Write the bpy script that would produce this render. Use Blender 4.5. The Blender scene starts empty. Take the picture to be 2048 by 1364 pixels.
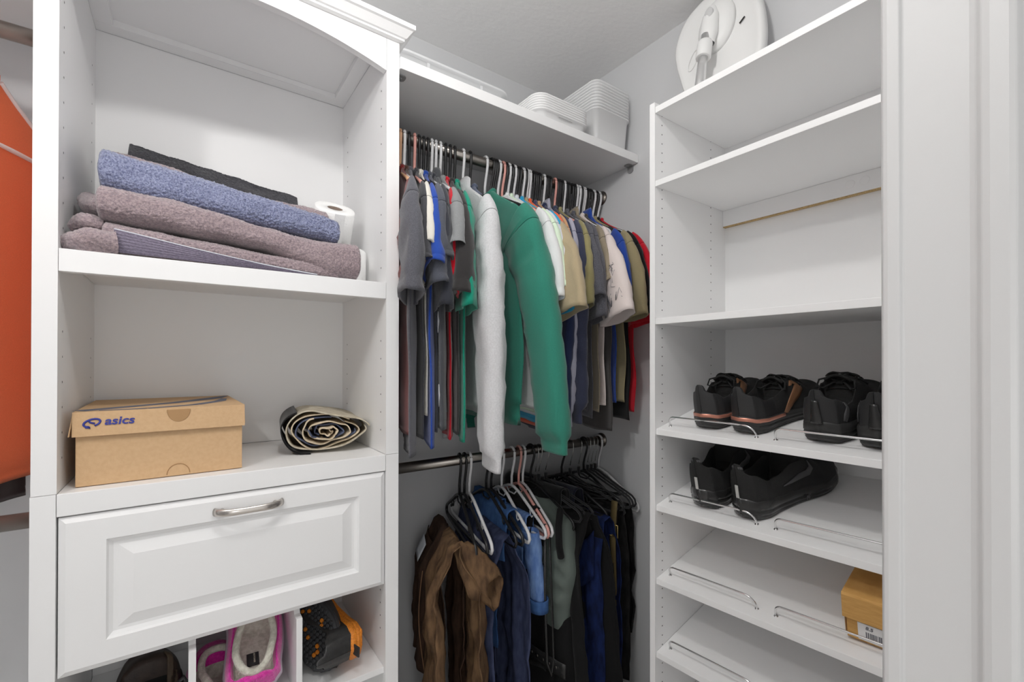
import bpy, bmesh, math, random
from mathutils import Vector, Matrix, noise, Euler
R = math.radians
PI = math.pi
scene = bpy.context.scene
COL = scene.collection
random.seed(7)

# ------------------------------------------------------------------ camera
EYE = 1.29
cam_data = bpy.data.cameras.new('camera')
cam = bpy.data.objects.new('camera', cam_data)
COL.objects.link(cam)
yaw, pitch, roll = 0.6241, 0.0047, 0.0009
fw = Vector((math.sin(yaw) * math.cos(pitch), math.cos(yaw) * math.cos(pitch), math.sin(pitch)))
rt = Vector((math.cos(yaw), -math.sin(yaw), 0))
up = rt.cross(fw)
r2 = rt * math.cos(roll) + up * math.sin(roll)
u2 = up * math.cos(roll) - rt * math.sin(roll)
cam.matrix_world = Matrix(((r2.x, u2.x, -fw.x, 0), (r2.y, u2.y, -fw.y, 0), (r2.z, u2.z, -fw.z, EYE), (0, 0, 0, 1)))
cam_data.sensor_width = 36
cam_data.lens = 905.04 * 36 / 2048
cam_data.shift_y = (721.24 - 682) / 2048
cam_data.clip_start = 0.02
scene.camera = cam

# ------------------------------------------------------------------ light and exposure
world = bpy.data.worlds.new('world')
scene.world = world
world.use_nodes = True
world.node_tree.nodes['Background'].inputs[0].default_value = (1.0, 0.995, 0.99, 1)
world.node_tree.nodes['Background'].inputs[1].default_value = 0.90
scene.view_settings.view_transform = 'Standard'
scene.view_settings.look = 'None'
scene.view_settings.gamma = 1
scene.view_settings.exposure = -0.23
scene.view_settings.use_curve_mapping = False
try:
    scene.cycles.max_bounces = 12
    scene.cycles.diffuse_bounces = 10
    scene.cycles.transparent_max_bounces = 24
    scene.cycles.use_denoising = True
    scene.cycles.sample_clamp_indirect = 6
except Exception:
    pass

def lamp(name, loc, power, radius, color=(1, 0.985, 0.965)):
    l = bpy.data.lights.new(name, 'POINT')
    l.energy = power
    l.shadow_soft_size = radius
    l.color = color
    o = bpy.data.objects.new(name, l)
    o.location = loc
    COL.objects.link(o)
    return o

lamp('ceiling_lamp', (0.16, 0.42, 2.27), 14.0, 0.04)
lamp('ceiling_lamp', (-0.72, 0.15, 2.27), 20.0, 0.04)

# added unseen fill lamp behind the doorway, standing in for light from the bedroom
lamp('fill_lamp', (-0.15, -0.50, 1.15), 8.5, 0.22)

# ------------------------------------------------------------------ materials
def mat(name, col, rough=0.6, metal=0.0, noise_scale=None, noise_amt=0.0, bump=0.0, bump_scale=200.0,
        col2=None, sheen=0.0, spec=0.5, trans=0.0, alpha=1.0, coat=0.0, stretch=None, subsurface=0.0):
    m = bpy.data.materials.new(name)
    m.use_nodes = True
    nt = m.node_tree
    b = nt.nodes['Principled BSDF']
    b.inputs['Base Color'].default_value = (*col, 1)
    b.inputs['Roughness'].default_value = rough
    b.inputs['Metallic'].default_value = metal
    b.inputs['Specular IOR Level'].default_value = spec
    b.inputs['Sheen Weight'].default_value = sheen
    b.inputs['Transmission Weight'].default_value = trans
    b.inputs['Alpha'].default_value = alpha
    b.inputs['Coat Weight'].default_value = coat
    co = None
    if noise_scale or bump:
        tc = nt.nodes.new('ShaderNodeTexCoord')
        co = tc.outputs['Object']
        if stretch:
            mp = nt.nodes.new('ShaderNodeMapping')
            mp.inputs['Scale'].default_value = stretch
            nt.links.new(co, mp.inputs[0])
            co = mp.outputs[0]
    if noise_scale:
        n = nt.nodes.new('ShaderNodeTexNoise')
        n.inputs['Scale'].default_value = noise_scale
        n.inputs['Detail'].default_value = 4
        nt.links.new(co, n.inputs['Vector'])
        r = nt.nodes.new('ShaderNodeValToRGB')
        c2 = col2 or tuple(max(0, c * (1 - noise_amt)) for c in col)
        r.color_ramp.elements[0].position = 0.35
        r.color_ramp.elements[1].position = 0.65
        r.color_ramp.elements[0].color = (*c2, 1)
        r.color_ramp.elements[1].color = (*col, 1)
        nt.links.new(n.outputs['Fac'], r.inputs[0])
        nt.links.new(r.outputs[0], b.inputs['Base Color'])
    if bump:
        n2 = nt.nodes.new('ShaderNodeTexNoise')
        n2.inputs['Scale'].default_value = bump_scale
        n2.inputs['Detail'].default_value = 3
        nt.links.new(co, n2.inputs['Vector'])
        bp = nt.nodes.new('ShaderNodeBump')
        bp.inputs['Strength'].default_value = bump
        bp.inputs['Distance'].default_value = 0.002
        nt.links.new(n2.outputs['Fac'], bp.inputs['Height'])
        nt.links.new(bp.outputs[0], b.inputs['Normal'])
    return m

def srgb(r, g, b):
    f = lambda c: (c / 255 / 12.92) if c / 255 <= 0.04045 else ((c / 255 + 0.055) / 1.055) ** 2.4
    return (f(r), f(g), f(b))

WHITE = mat('white_laminate', (0.85, 0.85, 0.85), 0.42, spec=0.4)
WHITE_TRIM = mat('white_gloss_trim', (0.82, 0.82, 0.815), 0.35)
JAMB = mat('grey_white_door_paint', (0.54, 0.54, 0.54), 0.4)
WALL = mat('grey_wall_paint', (0.63, 0.635, 0.645), 0.65, bump=0.08, bump_scale=120)
CEIL = mat('white_stippled_ceiling', (0.88, 0.875, 0.87), 0.9, bump=0.6, bump_scale=45, stretch=(1, 1.6, 1))
FLOOR = mat('pale_carpet', (0.78, 0.76, 0.73), 0.95, bump=1.0, bump_scale=400)
DARK = mat('dark_hole', (0.03, 0.03, 0.03), 0.8)
NICKEL = mat('brushed_nickel_rod', (0.33, 0.305, 0.28), 0.32, 1.0, bump=0.1, bump_scale=60, stretch=(0.05, 1, 1))
NICKEL_D = mat('dark_nickel', (0.2, 0.18, 0.16), 0.35, 1.0)
SATIN = mat('satin_nickel', (0.62, 0.58, 0.54), 0.25, 1.0)
CHROME = mat('chrome_wire', (0.75, 0.75, 0.75), 0.12, 1.0)
CHIP = mat('raw_chipboard', srgb(196, 168, 120), 0.9, noise_scale=300, noise_amt=0.4)
GREYMETAL = mat('grey_bracket', (0.34, 0.34, 0.34), 0.5, 0.3)

# ------------------------------------------------------------------ mesh helpers
class MB:
    def __init__(s):
        s.bm = bmesh.new()
    def v(s, p):
        return s.bm.verts.new(p)
    def f(s, vs, m=0, smooth=False):
        try:
            fc = s.bm.faces.new(vs)
        except ValueError:
            return None
        fc.material_index = m
        fc.smooth = smooth
        return fc
    def box(s, x0, x1, y0, y1, z0, z1, m=0):
        c = [s.v((x, y, z)) for z in (z0, z1) for y in (y0, y1) for x in (x0, x1)]
        for q in ((0, 2, 3, 1), (4, 5, 7, 6), (0, 1, 5, 4), (2, 6, 7, 3), (0, 4, 6, 2), (1, 3, 7, 5)):
            s.f([c[i] for i in q], m)
        return c
    def prism(s, poly, fn, a0, a1, m=0, smooth=False):
        """poly: 2d points; fn(p, a) -> 3d point"""
        A = [s.v(fn(p, a0)) for p in poly]
        B = [s.v(fn(p, a1)) for p in poly]
        n = len(poly)
        s.f(A[::-1], m); s.f(B, m)
        for i in range(n):
            s.f([A[i], A[(i + 1) % n], B[(i + 1) % n], B[i]], m, smooth)
    def grid(s, fn, nu, nv, cu=False, cv=False, m=0, smooth=True):
        g = [[s.v(fn(i / (nu if cu else nu - 1), j / (nv if cv else nv - 1))) for j in range(nv)] for i in range(nu)]
        for i in range(nu if cu else nu - 1):
            for j in range(nv if cv else nv - 1):
                a, b2 = (i + 1) % nu, (j + 1) % nv
                s.f([g[i][j], g[a][j], g[a][b2], g[i][b2]], m, smooth)
        return g
    def tube(s, pts, r, n=8, closed=False, m=0, caps=True, smooth=True, flat=1.0, updir=None):
        pts = [Vector(p) for p in pts]
        N = len(pts)
        rr = r if isinstance(r, (list, tuple)) else [r] * N
        rings = []
        prev = None
        for i, p in enumerate(pts):
            if closed:
                t = pts[(i + 1) % N] - pts[i - 1]
            else:
                t = pts[min(i + 1, N - 1)] - pts[max(i - 1, 0)]
            t = t.normalized() if t.length > 1e-9 else Vector((0, 0, 1))
            if updir is not None:
                a = Vector(updir) - t * t.dot(Vector(updir))
                a = a.normalized() if a.length > 1e-6 else t.orthogonal().normalized()
            elif prev is None:
                a = t.orthogonal().normalized()
            else:
                a = prev - t * prev.dot(t)
                a = a.normalized() if a.length > 1e-6 else t.orthogonal().normalized()
            prev = a
            b = t.cross(a)
            rings.append([s.v(p + (a * math.cos(2 * PI * k / n) * flat + b * math.sin(2 * PI * k / n)) * rr[i]) for k in range(n)])
        for i in range(N if closed else N - 1):
            A, B = rings[i], rings[(i + 1) % N]
            for k in range(n):
                s.f([A[k], A[(k + 1) % n], B[(k + 1) % n], B[k]], m, smooth)
        if caps and not closed:
            s.f(rings[0][::-1], m); s.f(rings[-1], m)
    def lathe(s, prof, fn, n=32, m=0, smooth=True):
        """prof: (radius, axial); fn(x, y, axial) -> 3d"""
        rings = [[s.v(fn(r * math.cos(2 * PI * k / n), r * math.sin(2 * PI * k / n), a)) for k in range(n)] for r, a in prof]
        for A, B in zip(rings, rings[1:]):
            for k in range(n):
                s.f([A[k], A[(k + 1) % n], B[(k + 1) % n], B[k]], m, smooth)
        if prof[0][0] > 1e-6: s.f(rings[0][::-1], m)
        if prof[-1][0] > 1e-6: s.f(rings[-1], m)
    def build(s, name, mats, parent=None, bevel=0.0, subsurf=0, local=False, recalc=True, weld=True, solid=0.0, solid_off=0):
        if weld:
            bmesh.ops.remove_doubles(s.bm, verts=s.bm.verts, dist=1e-6)
        if recalc:
            bmesh.ops.recalc_face_normals(s.bm, faces=s.bm.faces)
        if parent is not None and not local:
            base = Vector((0, 0, 0))
            q = parent
            while q is not None:
                base += Vector(q.location)
                q = q.parent
            bmesh.ops.translate(s.bm, verts=s.bm.verts, vec=-base)
        me = bpy.data.meshes.new(name)
        s.bm.to_mesh(me)
        s.bm.free()
        if not isinstance(mats, (list, tuple)):
            mats = [mats]
        for m in mats:
            me.materials.append(m)
        o = bpy.data.objects.new(name, me)
        COL.objects.link(o)
        if parent is not None:
            o.parent = parent
        if solid:
            md = o.modifiers.new('thickness', 'SOLIDIFY'); md.thickness = solid; md.offset = solid_off
        if subsurf:
            md = o.modifiers.new('smooth', 'SUBSURF'); md.levels = subsurf; md.render_levels = subsurf
        if bevel:
            md = o.modifiers.new('bevel', 'BEVEL'); md.width = bevel; md.segments = 2; md.limit_method = 'ANGLE'
        return o

def thing(name, label, cat, loc=(0, 0, 0), rot=(0, 0, 0), group=None):
    o = bpy.data.objects.new(name, None)
    o.empty_display_size = 0.05
    COL.objects.link(o)
    o.location = loc
    o.rotation_euler = rot
    return tag(o, label, cat, group)

def tag(o, label, cat, group=None):
    o['label'] = label
    o['category'] = cat
    if group:
        o['group'] = group
    return o

def struct(o):
    o['kind'] = 'structure'
    return o

def boxobj(name, m, parent, dims, bevel=0.0):
    b = MB(); b.box(*dims)
    return b.build(name, m, parent, bevel)

def fbm(p, sc, seed=0.0):
    return noise.noise(Vector(p) * sc + Vector((seed, seed * 1.7, -seed)))

def lerp(a, b, t):
    return a + (b - a) * t

def smooth01(t):
    t = max(0.0, min(1.0, t))
    return t * t * (3 - 2 * t)

def pw(pts, x):
    """piecewise-linear interpolation, eased"""
    if x <= pts[0][0]: return pts[0][1]
    for (a, p), (b, q) in zip(pts, pts[1:]):
        if x <= b:
            return p + (q - p) * (x - a) / (b - a)
    return pts[-1][1]

def pws(pts, x):
    if x <= pts[0][0]: return pts[0][1]
    for (a, p), (b, q) in zip(pts, pts[1:]):
        if x <= b:
            return p + (q - p) * smooth01((x - a) / (b - a))
    return pts[-1][1]

# ------------------------------------------------------------------ room
XW, YW, ZC = 1.355, 1.490, 2.4385       # side wall, back wall, ceiling
XL = -1.15                               # far left wall
def slab(name, m, dims):
    return struct(boxobj(name, m, None, dims))
slab('floor', FLOOR, (XL - .1, XW + .1, -0.6, YW + .1, -0.1, 0.084))
slab('ceiling', CEIL, (XL - .1, XW + .1, -0.6, YW + .1, ZC, ZC + .1))
slab('wall_back', WALL, (XL - .1, XW + .1, YW, YW + .1, 0.0, ZC))
slab('wall_right', WALL, (XW, XW + .1, -0.6, YW, 0.0, ZC))
slab('wall_left', WALL, (XL - .1, XL, -0.6, YW, 0.0, ZC))
slab('wall_front', WALL, (0.535, XW, 0.0, 0.128, 0.0, ZC))
slab('wall_front_left', WALL, (XL, -0.50, 0.0, 0.128, 0.0, ZC))
# door lining beside the camera: a jamb board with its stop and rounded casing edge
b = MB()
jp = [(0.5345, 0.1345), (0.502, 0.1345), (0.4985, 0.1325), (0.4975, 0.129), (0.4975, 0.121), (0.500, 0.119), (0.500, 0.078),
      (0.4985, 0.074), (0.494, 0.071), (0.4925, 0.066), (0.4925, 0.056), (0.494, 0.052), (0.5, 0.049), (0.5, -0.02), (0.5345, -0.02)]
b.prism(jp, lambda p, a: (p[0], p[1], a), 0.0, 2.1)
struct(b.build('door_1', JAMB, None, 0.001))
# ------------------------------------------------------------------ left tower: open hutch above, drawer cabinet below
CF, CB = 1.088, 1.478                    # front and back of the tower
X0, X1, X2, X3 = -0.2112, -0.1797, 0.4007, 0.4330
ZJ = 1.0636                              # joint = counter top
CX = (X0 + X3) / 2
hut = thing('open_hutch', 'tall white open hutch with crown moulding holding folded towels', 'cabinet', (CX, 1.28, ZJ))
def holes(b, x, sgn, ys, zs, m=1, r=0.0022):
    for y in ys:
        for z in zs:
            vs = [b.v((x + sgn * 0.0004, y + r * math.cos(k * PI / 4), z + r * math.sin(k * PI / 4))) for k in range(8)]
            b.f(vs, m)
zs_up = [1.12 + 0.045 * k for k in range(6)] + [1.53 + 0.045 * k for k in range(11)]
for nm, xa, xb, xi, sg in (('side_panel', X0, X1, X1, 1), ('side_panel', X2, X3, X2, -1)):
    b = MB(); b.box(xa, xb, CF, CB, ZJ, 2.094)
    holes(b, xi, sg, (1.125, 1.42), zs_up)
    b.build(nm, [WHITE, DARK], hut, recalc=False)
boxobj('back_panel', WHITE, hut, (X1, X2, CB - .006, CB, ZJ, 2.094))
# top: recessed board inside a frame
b = MB()
b.box(X1, X2, CF, CB - .006, 2.110, 2.124)
b.box(X1, X2, CB - .045, CB - .0065, 2.0945, 2.110)
b.box(X1, X1 + .035, CF + .02, CB - .045, 2.0945, 2.110)
b.box(X2 - .035, X2, CF + .02, CB - .045, 2.0945, 2.110)
b.build('top_panel', WHITE, hut, 0.0006)
# arched valance
b = MB()
def arch(x):
    t = (x - CX) / ((X2 - X1) / 2)
    return 2.013 + 0.044 * (1 - t * t)
n = 24
xs = [lerp(X1 + .0006, X2 - .0006, i / n) for i in range(n + 1)]
poly = [(x, arch(x)) for x in xs] + [(X2 - .0006, 2.094), (X1 + .0006, 2.094)]
b.prism(poly, lambda p, a: (p[0], a, p[1]), CF, CF + .018)
b.build('valance', WHITE, hut, 0.0006)
# crown moulding
prof = [(0.0, 2.094), (-.004, 2.094), (-.010, 2.0965), (-.010, 2.101), (-.014, 2.103), (-.026, 2.119), (-.031, 2.1215), (-.031, 2.1325), (0.04, 2.1325), (0.04, 2.0945)]
b = MB()
A = [b.v((X0 + d, CF + d, z)) if d < 0 else b.v((X0, CF + d, z)) for d, z in prof]
B = [b.v((X3 - d, CF + d, z)) if d < 0 else b.v((X3, CF + d, z)) for d, z in prof]
for i in range(len(prof)):
    j = (i + 1) % len(prof)
    b.f([A[i], A[j], B[j], B[i]])
C1 = [b.v((X0 + d, CB, z)) for d, z in prof[:8]]
C2 = [b.v((X3 - d, CB, z)) for d, z in prof[:8]]
for i in range(7):
    b.f([A[i], A[i + 1], C1[i + 1], C1[i]])
    b.f([B[i], B[i + 1], C2[i + 1], C2[i]])
b.f([A[7], B[7], C2[7], C1[7]])
b.build('crown_moulding', WHITE, hut)
# towel shelf with its thicker front rail
def lprism(x0, x1, z1, zt, zb):
    b = MB()
    b.prism([(CF, zb), (CF + .018, zb), (CF + .018, zt), (CB - .0062, zt), (CB - .0062, z1), (CF, z1)], lambda p, a: (a, p[0], p[1]), x0, x1)
    return b
b = lprism(X1 + .0007, X2 - .0007, 1.4873, 1.4776, 1.4477)
b.build('shelf', WHITE, hut, 0.0008)

low = thing('drawer_cabinet', 'white lower cabinet with raised panel drawer above shoe cubbies', 'cabinet', (CX, 1.28, 0))
zs_lo = [0.62 + 0.032 * k for k in range(4)]
for nm, xa, xb, xi, sg in (('side_panel', X0 - .001, X1 - .001, X1 - .001, 1), ('side_panel', X2, X3, X2, -1)):
    b = MB(); b.box(xa, xb, CF, CB, 0.0845, ZJ - .0008)
    holes(b, xi, sg, (1.125, 1.42), zs_lo)
    b.build(nm, [WHITE, DARK], low, recalc=False)
boxobj('back_panel', WHITE, low, (X1, X2, CB - .006, CB, 0.1, ZJ - .03))
b = lprism(X1 - .0003, X2 - .0007, ZJ - .0008, ZJ - .016, 1.0234)
b.build('counter', WHITE, low, 0.0012)
# raised panel drawer front
dx0, dx1, dz0, dz1 = X1 + .0015, X2 - .0025, 0.7437, 1.0205
loops = [(0, 0, .016), (0, 0, .005), (.010, .010, -.001), (.063, .048, -.001), (.066, .051, .004), (.072, .057, .0075), (.078, .063, .0075), (.101, .084, .0005)]
b = MB()
rings = []
for ix, iz, d in loops:
    y = CF + d
    rings.append([b.v((dx0 + ix, y, dz0 + iz)), b.v((dx1 - ix, y, dz0 + iz)), b.v((dx1 - ix, y, dz1 - iz)), b.v((dx0 + ix, y, dz1 - iz))])
for A, B in zip(rings, rings[1:]):
    for k in range(4):
        b.f([A[k], A[(k + 1) % 4], B[(k + 1) % 4], B[k]])
b.f(rings[-1]); b.f(rings[0][::-1])
drw = b.build('drawer', WHITE, low)
# bow handle
hc = 0.108
hz = 0.990
b = MB()
pts = []
for i in range(25):
    t = i / 24
    x = hc + (t - .5) * 0.122
    bow = 0.022 * (1 - abs(2 * t - 1) ** 4) + 0.004
    pts.append((x, CF - .001 - bow, hz))
b.tube(pts, [0.0085 - 0.0018 * math.cos((i / 24 - .5) * PI) for i in range(25)], 12, flat=0.55, updir=(0, 1, 0))
for sx in (-1, 1):
    b.tube([(hc + sx * .048, CF + .001, hz), (hc + sx * .048, CF - .019, hz)], .005, 10)
b.build('handle', SATIN, low.children and drw, 0)
# carcase boards around the cubbies
cub = MB()
CUBZ = 0.5365
cub.box(X1 + .0005, X2 - .0005, CF + .010, CB - .007, CUBZ - .015, CUBZ)
cub.build('cubby_shelf', WHITE, low, 0.0008)
boxobj('cubby_shelf', WHITE, low, (X1 + .0005, X2 - .0005, CF + .010, CB - .007, .26, .275), 0.0008)
boxobj('base_shelf', WHITE, low, (X1 + .0005, X2 - .0005, CF + .010, CB - .007, .145, .16), 0.0008)
boxobj('toe_kick', WHITE, low, (X1 + .0005, X2 - .0005, CF + .03, CF + .045, .0845, .1445))
for xd in (0.012, 0.2065):
    b = MB()
    poly = [(CF + .006, CUBZ + .0005), (CB - .008, CUBZ + .0005), (CB - .008, .742), (CF + .05, .742), (CF + .032, .7205), (CF + .006, .7205)]
    b.prism(poly, lambda p, a: (a, p[0], p[1]), xd - .0062, xd + .0062)
    b.build('cubby_divider', WHITE, low, 0.0005)
boxobj('drawer_bottom', WHITE, low, (X1 + .0005, X2 - .0005, CF + .017, CB - .007, .7445, .757))

# ------------------------------------------------------------------ hanging shelf, rods
SH0, SH1 = 2.0297, 2.0597
sh = thing('closet_shelf', 'long white wall shelf above the upper clothes rod holding plastic tubs', 'shelf', (0.9, 1.29, SH0))
boxobj('board', WHITE, sh, (X3 + .0015, XW - .0008, 1.083, YW - .001, SH0, SH1), 0.001)
for sx, x in ((1, X3 + .0012), (-1, XW - .001)):
    b = MB()
    b.prism([(0, 0), (.021, 0), (.0255, .004), (.0265, .009), (.0265, .017), (.0255, .022), (.021, .026), (0, .026)],
            lambda p, a: (x + sx * p[0], 1.105 + p[1], a), SH0 - .0032, SH0 - .0006)
    b.prism([(0, 0), (.020, 0), (.025, .005), (.0265, .0125), (.025, .02), (.020, .026), (0, .026)],
            lambda p, a: (x + sx * a, 1.105 + p[1], SH0 - .0006 - p[0]), 0, .0026)
    b.lathe([(.0001, 0), (.0035, .0003), (.0035, .0015), (.0001, .002)], lambda p, q, a: (x + sx * (.014) + p, 1.118 + q, SH0 - .0032 - a), 10)
    b.build('bracket', GREYMETAL, sh)
RY, RZ1, RZ0, RR = 1.265, 1.951, 0.981, 0.0155
def rod(label, xa, xb, z, caps):
    t = thing('closet_rod', label, 'clothes rod', ((xa + xb) / 2, RY, z), group='closet rods')
    b = MB()
    b.tube([(xa, RY, z), (xb, RY, z)], RR, 24)
    b.build('tube', NICKEL, t)
    for x, s in caps:
        b = MB()
        b.lathe([(.028, 0), (.028, .003), (.024, .006), (.0195, .009), (.0185, .022), (.0162, .0225), (.0162, .010)], lambda p, q, a: (x + s * a, RY + p, z + q), 24)
        b.build('flange', NICKEL_D, t)
rod('upper right nickel rod carrying the shirts on hangers', X3 + .001, XW - .0008, RZ1, ((X3 + .001, 1), (XW - .0008, -1)))
rod('lower right nickel rod carrying trousers and empty hangers', X3 + .001, XW - .0008, RZ0, ((X3 + .001, 1), (XW - .0008, -1)))
rod('upper left rod above the orange shirt', XL + .0008, X0 - .0018, RZ1 - .027, ((X0 - .0018, -1), (XL + .0008, 1)))
rod('lower left rod beneath the orange shirt', XL + .0008, X0 - .0018, RZ0 + .002, ((X0 - .0018, -1), (XL + .0008, 1)))
boxobj('left_shelf', WHITE, None, (XL + .001, X0 - .0018, 1.083, YW - .001, SH0, SH1), .001)
tag(bpy.data.objects['left_shelf'], 'white wall shelf above the upper left rod', 'shelf')
bpy.data.objects['left_shelf'].name = 'closet_shelf'

# ------------------------------------------------------------------ right tower of shelves
XF, XB = 0.992, 1.3405
YO, YI = 0.7557, 0.7398                 # left side panel: outer and inner face
YR = 0.1515                              # inner face of the right panel (behind the door lining)
tow = thing('shoe_tower', 'white shelving tower on the right with sloping shoe shelves', 'shelving unit', (1.16, .45, 0))
zs_t = [0.18 + 0.0245 * k for k in range(73)]
for a, c, yi, sg in ((YI, YO, YI, -1), (YR - .016, YR, YR, 1)):
    b = MB(); b.box(XF, XB, a, c, 0.0845, 1.9715)
    for x in (1.022, 1.255):
        for z in zs_t:
            vs = [b.v((x + .0018 * math.cos(k * PI / 4), yi + sg * .0004, z + .0018 * math.sin(k * PI / 4))) for k in range(8)]
            b.f(vs, 1)
    b.build('side_panel', [WHITE, DARK], tow, recalc=False)
boxobj('back_panel', WHITE, tow, (XB - .006, XB, YR, YI, 0.1, 1.95))
g = .0006
def tshelf(z1, th, xb=XB - .0066):
    return boxobj('shelf', WHITE, tow, (XF + .001, xb, YR + g, YI - g, z1 - th, z1), .0008)
tshelf(1.9590, .0160)
tshelf(1.7655, .0150)
tshelf(1.4064, .0163)
cl = MB()
cl.box(XB - .0195, XB - .0066, YR + g, YI - g, 1.7030, 1.7500)
cl.box(XB - .0195, XB - .0066, YR + g, YI - g, 1.7000, 1.7030, 1)
for k in range(2):
    for d in (0, .03):
        cl.lathe([(.010, 0), (.010, .0008), (.0088, .0011), (.0001, .0011)], lambda p, q, a: (XB - .0195 - a, .385 - k * .3 + d + p, 1.729 + q), 20)
cl.build('cleat', [WHITE, CHIP], tow, .0004)
slope = 0.25
def shoe_shelf(z_left, z_right, xf=0.997):
    """sloping board; z of the front top edge at the left and right end"""
    b = MB()
    th = .0155
    L = XB - .0066 - xf
    for k in range(1):
        def P(u, v, w):
            y = lerp(YI - g, YR + g, u)
            x = xf + v * L + w * slope * .0
            return (x, y, lerp(z_left, z_right, (YI - y) / (YI - 0.264)) + v * L * slope - (th * w))
        vs = {}
        for u in (0, 1):
            for v_ in (0, 1):
                for w in (0, 1):
                    vs[u, v_, w] = b.v(P(u, v_, w))
        F = [(0,0,0),(1,0,0),(1,1,0),(0,1,0)]
        b.f([vs[q] for q in F]); b.f([vs[q[0], q[1], 1] for q in F][::-1])
        for q, r_ in zip(F, F[1:] + F[:1]):
            b.f([vs[q], vs[q[0], q[1], 1], vs[r_[0], r_[1], 1], vs[r_]])
    sob = b.build('shoe_shelf', WHITE, tow, .0008)
    N = Vector((-slope, 0, 1)).normalized()
    def S(x, y, h):
        return Vector((x, y, lerp(z_left, z_right, (YI - y) / (YI - 0.264)) + (x - xf) * slope)) + N * h
    xr = xf + .028
    for ya, yb in ((YI - .023, YI - .243), (YI - .283, YI - .503)):
        hh, rc = .026, .013
        pts = [S(xr, ya, 0.0002), S(xr, ya, hh - rc)]
        for k in range(1, 6):
            a = k / 6 * PI / 2
            pts.append(S(xr, ya - rc * (1 - math.cos(a)), hh - rc + rc * math.sin(a)))
        pts.append(S(xr, ya - rc, hh))
        pts.append(S(xr, yb + rc * 2.2, hh))
        for k in range(1, 7):
            a = k / 6 * PI / 2
            pts.append(S(xr, yb + rc * 2.2 - rc * 2.2 * math.sin(a), hh - (hh - .004) * (1 - math.cos(a))))
        pts.append(S(xr, yb, .0002))
        b = MB(); b.tube(pts, .0023, 8)
        b.lathe([(.0045, 0), (.0045, .001), (.003, .0018)], lambda p, q, a: S(xr + p, ya + q, a), 10)
        b.lathe([(.0045, 0), (.0045, .001), (.003, .0018)], lambda p, q, a: S(xr + p, yb + q, a), 10)
        b.build('fence_rail', CHROME, sob)
    return S
SURF1 = shoe_shelf(1.118, 1.118)
SURF2 = shoe_shelf(0.920, 0.932)
SURF3 = shoe_shelf(0.729, 0.751)
SURF4 = shoe_shelf(0.538, 0.563)
SURF5 = shoe_shelf(0.345, 0.365)
boxobj('base_shelf', WHITE, tow, (XF + .001, XB - .0066, YR + g, YI - g, .145, .161), .0008)
# ------------------------------------------------------------------ hangers
def fabric(name, rgb, heather=0.18, scale=700, bump=0.35, sheen=0.25, rough=0.9, col2=None):
    c = srgb(*rgb)
    return mat(name, c, rough, noise_scale=scale, noise_amt=heather, bump=bump, bump_scale=900, sheen=sheen, spec=0.2, col2=srgb(*col2) if col2 else None)
HBLACK = mat('black_hanger_plastic', (0.012, 0.012, 0.013), 0.38)
HWHITE = mat('white_hanger_plastic', (0.72, 0.72, 0.73), 0.4)
HPINK = mat('pink_hanger_plastic', srgb(222, 160, 150), 0.45)
HTAN = mat('tan_hanger_plastic', srgb(205, 160, 125), 0.45)
HVELVET = mat('black_velvet_hanger', (0.012, 0.012, 0.014), 0.9, sheen=0.2)
WIRE = mat('steel_hook_wire', (0.6, 0.6, 0.58), 0.25, 1.0)
HK = RR + .0042
def arc(cx, cz, r, a0, a1, n):
    return [(cx + r * math.cos(lerp(a0, a1, i / n)), cz + r * math.sin(lerp(a0, a1, i / n))) for i in range(n + 1)]
def hanger_paths(span=.205, drop=.19):
    """2d paths (a, z) about the centre of the rod: hook and closed body loop"""
    hook = arc(0, 0, HK, R(200), R(-5), 12)
    hook += [(HK * .98, -.018), (HK * .72, -.036), (.006, -.058), (0.0, -.08), (0, -.110)]
    body = [(0, -.111), (.022, -.115), (.05, -.125)]
    drop += .015
    body += [(span - .02, -drop + .012), (span - .006, -drop + .002), (span, -drop - .012), (span - .008, -drop - .024), (span - .025, -drop - .027)]
    full = body + [(-a, z) for a, z in body[::-1]][:-1]
    return hook, full
MESHES = {}
def hanger_mesh(kind):
    if kind in MESHES:
        return MESHES[kind]
    if kind == 'velvet':
        hook, body = hanger_paths(.215, .165)
        b = MB()
        b.tube([(0, -a, z) for a, z in body], .0042, 6, closed=True, flat=.55, updir=(1, 0, 0))
        b.tube([(0, .17, -.167), (0, .10, -.181), (0, -.10, -.181), (0, -.17, -.167)], .003, 6)
        b.tube([(0, 0, -.09), (0, 0, -.115)], .006, 8)
        MESHES[kind] = b
    else:
        hook, body = hanger_paths()
        b = MB()
        b.tube([(0, -a, z) for a, z in hook], .0038, 8)
        b.tube([(0, -a, z) for a, z in body], .0038, 8, closed=True)
        for s in (-1, 1):     # strap notches and small inner hooks
            b.tube([(0, s * .115, -.152), (0, s * .118, -.166), (0, s * .126, -.170), (0, s * .131, -.164)], .0022, 6)
        b.tube([(0, -.035, -.121), (0, -.018, -.137), (0, .018, -.137), (0, .035, -.121)], .0026, 6)
        MESHES[kind] = b
    return MESHES[kind]
HDATA = {}
HMAT = {'black': HBLACK, 'white': HWHITE, 'pink': HPINK, 'tan': HTAN}
HCOUNT = {}
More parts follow.
